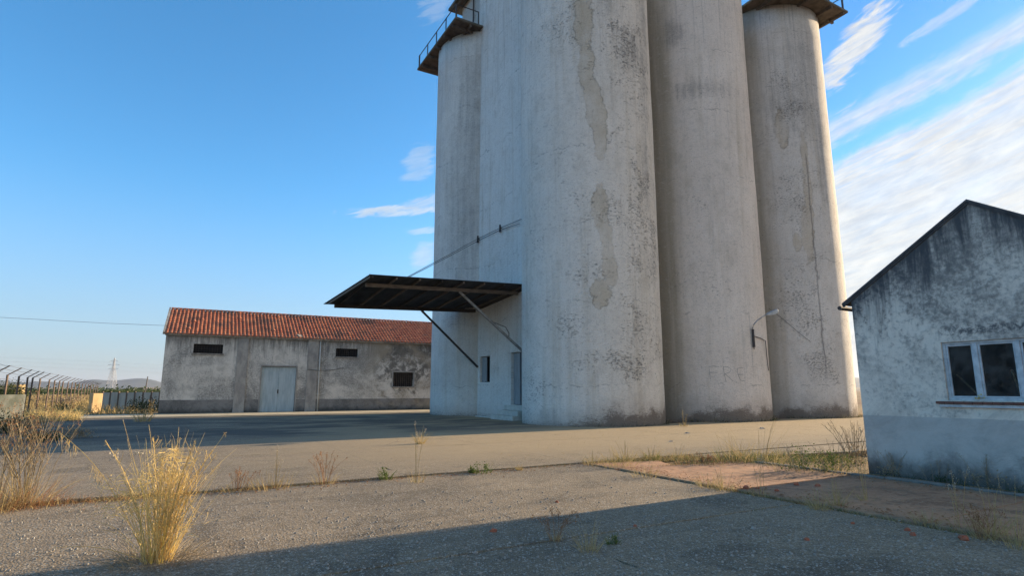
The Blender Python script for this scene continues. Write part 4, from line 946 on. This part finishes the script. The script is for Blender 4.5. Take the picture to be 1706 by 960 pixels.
for _ in range(430):
    z_ = rnd.uniform(.25, 1.02); p = Vector((rnd.gauss(.03, .16 * (1.25 - z_)), rnd.gauss(0, .12), z_)); d = Vector((rnd.gauss(0, 1), rnd.gauss(0, 1), rnd.gauss(.2, .8))); m1.blade(p, d, rnd.uniform(.07, .24), .006, (rnd.gauss(0, 1.2), rnd.gauss(0, 1.2), rnd.uniform(.2, 1.4)), 4)
m1.build('curled_leaves', M['golden'], ck)
m1 = MB()
for _ in range(330):
    p = Vector((rnd.gauss(-.28, .12), rnd.gauss(0, .12), rnd.uniform(.40, .80))); d = Vector((rnd.gauss(0, 1), rnd.gauss(0, 1), rnd.gauss(.3, .8))); m1.blade(p, d, rnd.uniform(.06, .2), .005, (rnd.gauss(0, 1.2), rnd.gauss(0, 1.2), rnd.uniform(.2, 1.2)), 4)
m1.build('curled_leaves', M['golden'], ck)
m1 = MB(); hb_ = MB()
def stem_to(px, py, r=.004, bow=.08, foot=(0., 0.), head=None, dd=0.):
    y = cp.y + dd; e = at_dist(px, py, y) - cp; s_ = Vector((foot[0], foot[1], 0)); pts = []
    for k in range(9):
        t = k / 8; q = s_.lerp(e, t); q.z += bow * math.sin(math.pi * t); pts.append(q)
    m1.tube(pts, r, 4, r * .45)
    if head == 'oat':
        for k in range(26):
            q = e.lerp(pts[6], rnd.random() * .8) + Vector((0, rnd.gauss(0, .01), 0)); l = rnd.uniform(.03, .13); m1.tube([q, q + Vector((rnd.gauss(0, .015), 0, -l*.5)), q + Vector((rnd.gauss(0, .02), 0, -l))], .0009, 3)
            c2 = q + Vector((0, 0, -l)); sd_ = Vector((.006, 0, 0)); hb_.add([c2 - sd_, c2 + Vector((0, .004, -.022)), c2 + sd_, c2 + Vector((0, -.002, .012))], [(0,1,2,3)])
    elif head == 'thistle':
        for k in range(26): hb_.leaf(e + Vector((rnd.gauss(0, .018), rnd.gauss(0, .018), rnd.gauss(0, .015))), .013)
    elif head == 'spike':
        for k in range(24): hb_.leaf(e.lerp(pts[5], rnd.random() * .7), .008)
for a in ((100, 722, .005, .16, (-.1, 0), 'oat'), (248, 708, .004, .0, (.1, 0), 'spike'), (298, 712, .004, -.02, (.1, .02), 'spike'), (212, 732, .003, .0, (-.04, 0), 'spike'), (232, 755, .004, .0, (0, 0), 'thistle'),
          (192, 762, .003, .05, (-.06, 0), 'thistle'), (340, 793, .003, .0, (.05, 0), 'spike'), (318, 790, .003, .02, (.06, 0), None), (88, 914, .004, .06, (-.12, 0), None), (152, 868, .003, .08, (-.1, 0), None), (170, 884, .003, .08, (-.08, -.1), None),
          (176, 790, .003, .1, (-.08, 0), 'spike'), (300, 730, .003, .02, (.08, 0), 'spike'), (205, 700, .003, .0, (.0, .05), 'spike'), (152, 775, .002, .12, (-.1, .02), 'oat')): stem_to(a[0], a[1], a[2], a[3], a[4], a[5])
m1.build('stems', M['golden'], ck); hb_.build('seed_heads', M['seed'], ck)
m1 = MB(); tuft(m1, Z, 260, .34, .75, .005, 1.7, .9); m1.build('fallen_blades', M['stem'], ck)

m1 = MB(); hb_ = MB(); stalks(m1, hb_, Z, 30, 1.16, .12, .55, .0042, .014, 8, 11); m1.build('branched_stems', M['golden'], ck); hb_.build('seed_heads', M['straw'], ck)
# left edge shrubs
def shrub_left(px, py, hpx, n, label, seedk):
    c_ = gp(px, py); t = thing('dead_shrub', label, 'shrub', c_); m1 = MB(); hb_ = MB(); h = hpx * c_.length / 985.
    stalks(m1, hb_, Z, n, h, .16, .45, .0055, .022, 12, 9); m1.build('stems', M['stem'], t); hb_.build('seed_heads', M['rust'], t)
    m2 = MB(); tuft(m2, Z, 90, h * .36, .75, .006, 1.2, .7); m2.build('blades', M['rust'], t); m3 = MB(); tuft(m3, Z, 120, h * .55, .6, .005, .9, .6); m3.build('dry_blades', M['straw'], t)
shrub_left(42, 842, 130, 24, 'branching dead shrub rising from the joint near the left edge', 1)
shrub_left(-6, 852, 150, 12, 'dead shrub cut by the left edge of the view', 2)
T_ = [('rust', 395, 819, 32, 'low rusty dead weed on the joint right of the golden clump', 50), ('straw', 452, 815, 30, 'sparse pale grass on the joint beside the low rusty weed', 60), ('stalk', 459, 812, 62, 'single tall pale stalk on the joint before the first big weed', 10),
 ('rust', 541, 807, 55, 'fan shaped rusty straw weed on the middle of the joint', 42), ('green', 642, 800, 24, 'small bright green weed on the joint left of the twin stalks', 20), ('stalk', 693, 805, 95, 'tall pale stalks with a rusty foot where two joints meet', 26),
 ('green', 803, 789, 20, 'low green weed on the joint right of the twin stalks', 34), ('green', 786, 789, 13, 'tiny green sprout beside the low green weed', 8), ('straw', 865, 784, 10, 'tiny straw sprout on the joint before the slab corner', 10),
 ('straw', 980, 920, 55, 'pale straw tuft alone in the foreground shadow', 36), ('rust', 925, 902, 48, 'brown weed with dark leaves left of the pale foreground tuft', 30), ('green', 1021, 908, 18, 'little dark green weed right of the pale foreground tuft', 22), 
 ('straw', 700, 742, 28, 'thin pale sprig standing out before the loading yard', 10), ('stalk', 1445, 838, 104, 'pair of very tall thin stalks on the red floor edge', 14), ('straw', 1363, 850, 36, 'short straw tuft on the red floor edge left of the thin stalks', 26),
 ('straw', 1395, 846, 48, 'upright straw tuft just left of the tall thin stalks', 18), ('stalk', 1600, 884, 86, 'leaning tall straw stalks at the red floor edge by the broken bricks', 26), ('rust', 1634, 899, 48, 'dark rusty weed at the red floor edge on the far right', 34), ('straw', 1652, 896, 66, 'tall straw tuft behind the dark rusty weed', 22),
 ('straw', 1694, 912, 80, 'straw tuft cut by the right edge of the view', 44), ('straw', 1545, 876, 22, 'low straw tuft before the leaning stalks', 30), ('straw', 1205, 818, 34, 'straw tuft where sun meets shade on the red floor edge', 40), ('straw', 1180, 812, 26, 'low straw tuft left of the sun line on the red floor edge', 40), ('stalk', 1268, 828, 70, 'wiry stalks just inside the shade on the red floor edge', 24),
 ('mixed', 1225, 770, 44, 'green and straw clump behind the sunlit red slab', 70), ('straw', 1262, 772, 62, 'arching long straw behind the sunlit red slab', 70), ('gbush', 1340, 788, 44, 'wide green bush between the red slab and the shed', 100), ('gbush', 1395, 790, 50, 'taller green bush close to the shed corner', 60), 
 ('bush', 1425, 775, 62, 'wiry dead shrub against the shed corner', 44), ('rust', 1180, 776, 18, 'rusty patch of weed at the back edge of the red slab', 60), ('straw', 1030, 779, 36, 'straw tuft near the corner where three slabs meet', 50), ('mixed', 1086, 766, 24, 'short greenish tuft on the back joint', 26), ('straw', 1042, 768, 30, 'upright straw tuft on the back joint', 26), ('straw', 1130, 763, 18, 'low straw tuft further along the back joint', 40),
 ('straw', 990, 775, 22, 'small straw tuft right at the slab corner', 40), ('straw', 1075, 795, 24, 'bent straw tuft midway down the red floor edge', 46), ('straw', 237, 704, 26, 'yellow tuft on the pavement edge before the warehouse', 22), ('stalk', 250, 694, 26, 'thin sprig beside the yellow pavement tuft', 10), ('gbush', 1250, 700, 18, 'dark green weed at the foot of the middle tower', 46),
 ('straw', 975, 712, 12, 'short straw at the foot of the first round tower', 18), ('stalk', 1140, 712, 30, 'pale sprig at the foot between two round towers', 12), ('straw', 1510, 760, 10, 'x', 10)][:-1]
for k, px, py, hpx, lab, wpx in T_: plant(k, px, py, hpx, lab, wpx)
# shrubs in the planting strip along the shed
for (uu_, vv_, h_, n, dk, lab) in ((11.7, 6.2, .55, 1.2, 'bush', 'brown dead shrub at the shed corner base'), (11.75, 5.5, .40, 1., 'gbush', 'low dark bush right of the brown shrub at the shed wall'), (11.75, 4.8, .60, 1., 'bush', 'tall stemmed dead shrub below the left window light'), (11.75, 4.1, .72, 1., 'bush', 'curving dead stems under the shed window'),
        (11.75, 3.3, .45, 1., 'gbush', 'low dark bush under the right side of the shed window'), (11.75, 2.6, .6, 1., 'bush', 'dead shrub at the right edge of the view by the shed')):
    c_ = uvp(uu_, vv_); t = thing('dead_shrub' if dk == 'bush' else 'green_shrub', lab, 'shrub', c_); m1 = MB(); hb_ = MB()
    stalks(m1, hb_, Z, 14, h_ * 1.0, .2, .5, .0035, .014, 8, 7); m1.build('stems', M['stem'], t); hb_.build('seed_heads', M['stem'], t)
    m2 = MB(); bush(m2, Z, .28, .4, h_ * .5, 420, .016); m2.build('leaves', M['darkgreen'] if dk == 'gbush' else M['stem'], t)
m1 = MB()
for _ in range(900):
    p = uvp(rnd.uniform(11.27, 11.98), rnd.uniform(0, 7.4)); m1.blade(p, (rnd.gauss(0, .4), rnd.gauss(0, .4), 1), rnd.uniform(.06, .26), .006, (rnd.gauss(0, .5), rnd.gauss(0, .5), .4))
o = m1.build('strip_grass', M['darkgreen'], kind='stuff'); tag(o, 'dark matted grass in the planting strip along the shed', 'grass')
# grass rooted in the slab joints
m1 = MB(); m2 = MB(); m3 = MB()
def joint(a, b, n, h, w_=.03, mbs=(m1,), dens=None):
    cl = [(rnd.random(), rnd.uniform(.01, .05)) for _ in range(14)]
    for _ in range(n):
        c0, s0 = rnd.choice(cl); t = min(1, max(0, rnd.gauss(c0, s0))) if rnd.random() < .75 else rnd.random()
        p = Vector(a).lerp(Vector(b), t) + Vector((rnd.gauss(0, w_), rnd.gauss(0, w_))); q = uvp(p.x, p.y, -.03)
        rnd.choice(mbs).blade(q, (rnd.gauss(0, .45), rnd.gauss(0, .45), 1), rnd.uniform(.3, 1.) * h, .005 * (1 + q.length * .04), (rnd.gauss(0, .5), rnd.gauss(0, .5), .5))
joint((-8, 10.62), (-1.2, 10.62), 6500, .24, .14, (m1, m3, m3)); joint((-1.5, 10.65), (7.8, 10.65), 1500, .09, .04, (m1, m2, m3)); joint((-1.2, 10.6), (1.5, 10.6), 1400, .14, .08, (m1, m3)); joint((7.82, 10.5), (7.82, -1), 2600, .12, .05, (m1, m1, m2, m3))
joint((7.8, 10.7), (13.5, 9.6), 2200, .24, .14, (m1, m1, m2)); joint((8.0, 9.45), (9.8, 9.3), 700, .12, .08, (m1, m3)); joint((-3, 5.5), (7.8, 5.5), 1300, .06, .03, (m2, m1, m3)); joint((3.8, 10.6), (3.8, 1.), 260, .03, .02, (m1, m2))
joint((11.0, 9.6), (11.2, 7.), 900, .2, .12, (m1, m2)); joint((9.4, 9.3), (11.4, 8.9), 1000, .24, .18, (m1, m2, m3)); joint((11.3, 9.2), (13.2, 8.2), 1800, .30, .3, (m2, m2, m1))
for mm, nm, mt, lab in ((m1, 'joint_grass', 'straw', 'pale dry grass rooted in the slab joints'), (m2, 'joint_green_weed', 'green', 'short green weeds rooted in the slab joints'), (m3, 'joint_dead_weed', 'rust', 'reddish dead weed matted along the joints')):
    tag(mm.build(nm, M[mt], kind='stuff'), lab, 'grass')
m1 = MB(); m2 = MB()
for _ in range(1500):
    uc, vc = cs[rnd.choice((0, 1, 2, 1, 2))]; a = R(rnd.uniform(-150, -35)); rr = SR + abs(rnd.gauss(0, .10)) + .02
    q = uvp(uc + rr * math.cos(a), vc + rr * math.sin(a), .02)
    if rnd.random() < .75: (m1 if rnd.random() < .55 else m2).blade(q, (rnd.gauss(0, .5), rnd.gauss(0, .5), 1), rnd.uniform(.06, .38), .014, (rnd.gauss(0, .5), rnd.gauss(0, .5), .4), 2)
tag(m1.build('foot_weed', M['stem'], kind='stuff'), 'dead weeds along the foot of the round towers', 'weed'); tag(m2.build('foot_green', M['darkgreen'], kind='stuff'), 'dark green weeds along the foot of the round towers', 'weed')
# loose litter: gravel and straw over the dusty far slabs
m1 = MB()
for _ in range(2600):
    p = uvp(rnd.uniform(6, 26), rnd.uniform(10.8, 19.4)); 
    if rnd.random() < .8: m1.blade(p + Vector((0, 0, .01)), (rnd.gauss(0, 1), rnd.gauss(0, 1), .15 + rnd.random() * .5), rnd.uniform(.03, .14), .008, (0, 0, .3), 2)
tag(m1.build('scattered_straw', M['straw'], kind='stuff'), 'scattered dry straw over the dusty slabs', 'straw')
m1 = MB()
for _ in range(2400):
    k = rnd.random()
    if k < .45: q = uvp(rnd.uniform(-6, 12), 10.6 - abs(rnd.gauss(0, .22)), .01)
    elif k < .8: q = uvp(7.9 + abs(rnd.gauss(0, .35)), rnd.uniform(0, 9.4), .036)
    else: q = uvp(11.1 - abs(rnd.gauss(0, .3)), rnd.uniform(0, 8.6), .036)
    a = rnd.uniform(0, 6.28); l = rnd.uniform(.01, .035); d = Vector((math.cos(a) * l, math.sin(a) * l, rnd.uniform(0, .012))); e = Vector((-d.y, d.x, 0)) * rnd.uniform(.2, .6)
    m1.add([q - d, q + e, q + d, q - e + Vector((0, 0, .006))], [(0, 1, 2, 3)])
tag(m1.build('leaf_litter', M['rust'], kind='stuff'), 'small dry leaf litter gathered along the slab edges', 'litter')
def rock(mb, c_, s_, fl=.5):
    o = len(mb.v); n = 6
    for k, (zz, rr) in enumerate(((0, 1.), (.55, .9), (1., .5))):
        for i in range(n): a = 2*math.pi*i/n + k*.4; q = s_ * rr * rnd.uniform(.7, 1.2); mb.v.append((c_.x + q*math.cos(a), c_.y + q*math.sin(a)*.8, c_.z + zz*s_*fl*2*rnd.uniform(.8, 1.1)))
    for k in range(2):
        for i in range(n): mb.f.append((o+k*n+i, o+k*n+(i+1) % n, o+(k+1)*n+(i+1) % n, o+(k+1)*n+i))
    mb.f.append(tuple(o+2*n+i for i in range(n)))
m1 = MB()
for _ in range(1500):
    p = gp(rnd.uniform(-40, 1750), rnd.choice((rnd.uniform(700, 960), rnd.uniform(820, 960)))); rock(m1, Vector((p.x, p.y, .002)), rnd.uniform(.004, .014) * (1 + p.length * .03))
tag(m1.build('gravel', M['stone'], kind='stuff'), 'fine loose gravel scattered over the slabs', 'gravel')
for px, py, s_, kd, lab in ((822, 887, .055, 'brick', 'bright red brick chip alone in the foreground shade'), (1344, 901, .04, 'brick', 'small red brick chip in the shade before the red floor edge'), (1512, 885, .05, 'brick', 'red brick chip nearest the low straw tuft on the right'), (1521, 893, .05, 'brick', 'red brick chip just in front of its twin near the right'), (1606, 901, .07, 'brick', 'largest red brick piece at the red floor edge on the right'),
        (1421, 874, .035, 'brick', 'tiny dark brick chip in the shade below the tall stalks'), (1243, 815, .07, 'brick', 'brick piece on the red floor right on the sun line'), (1262, 815, .04, 'brick', 'small brick chip beside the piece on the sun line'), (1327, 809, .06, 'brick', 'brick piece on the red slab joint in the sun'), (1362, 811, .06, 'brick', 'brick piece just in the shade on the red slab'),
        (1294, 819, .05, 'brick', 'brick piece in the shade left of the wiry stalks top'), (1058, 878, .03, 'brick', 'small brown chip in the shade near the shadow edge'), (928, 838, .035, 'brick', 'dark brown chip on the sunlit slab'), (1183, 780, .05, 'brick', 'small brick bit at the back of the sunlit red slab'), (792, 923, .03, 'stone', 'white stone chip on the joint in the foreground shade'),
        (1255, 882, .04, 'stone', 'dark stone on the diagonal joint in the shade'), (1270, 716, .16, 'stone', 'low rubble lump on the dusty ground right of the middle tower'), (1145, 724, .14, 'stone', 'low rubble lump on the dusty ground below the crease of two towers'), (1118, 738, .12, 'stone', 'flat rubble heap beside the dusty joint')):
    p = gp(px, py, .03 if py < 822 and px > 1200 and py > 770 else 0.); mb = MB(); rock(mb, Vector((0, 0, 0)), s_ * .85, .28 if s_ > .1 else .4); o = mb.build('brick_fragment' if kd == 'brick' else 'stone', M[kd]); o.location = (p.x, p.y, p.z + .001); tag(o, lab, 'brick fragment' if kd == 'brick' else 'stone')

# rough growth at the left: shaded bushes by the wall, dry grass under the fence, field
def big_bush(px, py, rx, h, n, sz, mat, lab, name='bush', ry=None, zoff=0):
    c_ = gp(px, py); t = thing(name, lab, 'bush', c_); m1 = MB(); bush(m1, Z, rx, ry or rx * .6, h, n, sz); m1.build('foliage', mat, t)
    m2 = MB(); stalks(m2, None, Z, 9, h * 1.05, rx * .5, .6, .012, .02, 0, 4); m2.build('stems', M['stem'], t)
big_bush(-4, 722, 1.6, .9, 1500, .05, M['darkgreen'], 'dark bush against the wall at the left edge'); big_bush(36, 722, 1.3, .6, 1000, .04, M['stem'], 'brown bramble in shade between the wall and the joint')
big_bush(8, 672, 3.0, 2.5, 3200, .10, M['darkgreen'], 'dark green tree bush rising over the wall at the left'); big_bush(118, 732, .8, .45, 700, .03, M['stem'], 'low heap of dead weed on the shaded yard at the left'); big_bush(76, 738, 1.0, .35, 600, .035, M['darkgreen'], 'flat dark weed patch on the shaded yard at the left')
big_bush(116, 691, 1.2, .9, 900, .05, M['darkgreen'], 'dark bush under the middle fence posts'); big_bush(240, 687, 1.3, 1.0, 1100, .06, M['darkgreen'], 'dark bush against the warehouse corner', ry=.7)
big_bush(95, 674, 3.0, 1.0, 1200, .09, M['stem'], 'brown scrub behind the fence beside the yellow tank')
for px, s_, lab in ((190, 1.0, 'left shrub topping the low panel wall'), (216, 1.3, 'middle shrub topping the low panel wall'), (250, 1.1, 'right shrub topping the low panel wall')):
    c_ = gp(px, 678); t = thing('bush', lab, 'bush', c_ + Vector((0, .8, 0))); m1 = MB(); bush(m1, Vector((0, 0, .6)), 2.6 * s_, .5, 1.0, 1500, .07); m1.build('foliage', M['darkgreen'], t)
m1 = MB()
for _ in range(4200):
    px = rnd.choice((52, 66, 78, 90, 100, 112, 126)) + rnd.gauss(0, 5); p = gp(px, rnd.uniform(692, 706) - (px - 40) * .04); m1.blade(p, (rnd.gauss(0, .4), rnd.gauss(0, .4), 1), rnd.uniform(.15, .75) * (1.2 if rnd.random() < .2 else .8), .022, (rnd.gauss(0, .5), rnd.gauss(0, .5), .4), 2)
tag(m1.build('fence_grass', M['golden'], kind='stuff'), 'golden dry grass growing under the fence', 'grass')
m1 = MB()
for _ in range(26000):
    t = rnd.random() ** .6; d_ = 34 + 150 * t; a = R(rnd.uniform(-46, -27.5)); p = Vector((math.sin(a) * d_ / math.cos(a) * math.cos(a), math.cos(a) * d_, -.13))
    uq = p.dot(U); 
    if uq > -9.5 and d_ < 48: continue
    m1.blade(p, (rnd.gauss(0, .4), rnd.gauss(0, .4), 1), rnd.uniform(.3, .9), .012 + d_ * .0009, (rnd.gauss(0, .5), rnd.gauss(0, .5), .4), 2)
tag(m1.build('field_grass', M['field'], kind='stuff'), 'dry field grass beyond the fence', 'grass')
tb = MB()
for _ in range(60):
    d_ = rnd.uniform(180, 900); a = R(rnd.uniform(-45, -27)); c_ = Vector((math.sin(a) * d_, math.cos(a) * d_, 0))
    k = rnd.uniform(1.5, 4.) * (1 + d_ / 900)
    for _j in range(150): tb.leaf(c_ + Vector((rnd.gauss(0, k * 2.2), rnd.gauss(0, k), abs(rnd.gauss(0, k * .26)))), k * .13)
tag(tb.build('far_scrub', M['darkgreen'], kind='stuff'), 'far hedges and scrub across the plain', 'scrub')

# ------------------------------------------------------------------ haze
hz = MB(); hz.box((-6600, -1200, -3.5), (6600, 6600, 140.)); 
hm = bpy.data.materials.new('air'); hm.use_nodes = True; HT = NT(hm.node_tree); HT.n.clear()
vol = HT.node('ShaderNodeVolumePrincipled', {'Color': (.74, .80, .92, 1), 'Density': .00009, 'Anisotropy': .3}); HT.l.new(vol.outputs[0], HT.node('ShaderNodeOutputMaterial').inputs['Volume'])
o = hz.build('haze', hm, kind='stuff'); o['label'] = 'thin bluish haze lying over the whole plain'; o['category'] = 'haze'
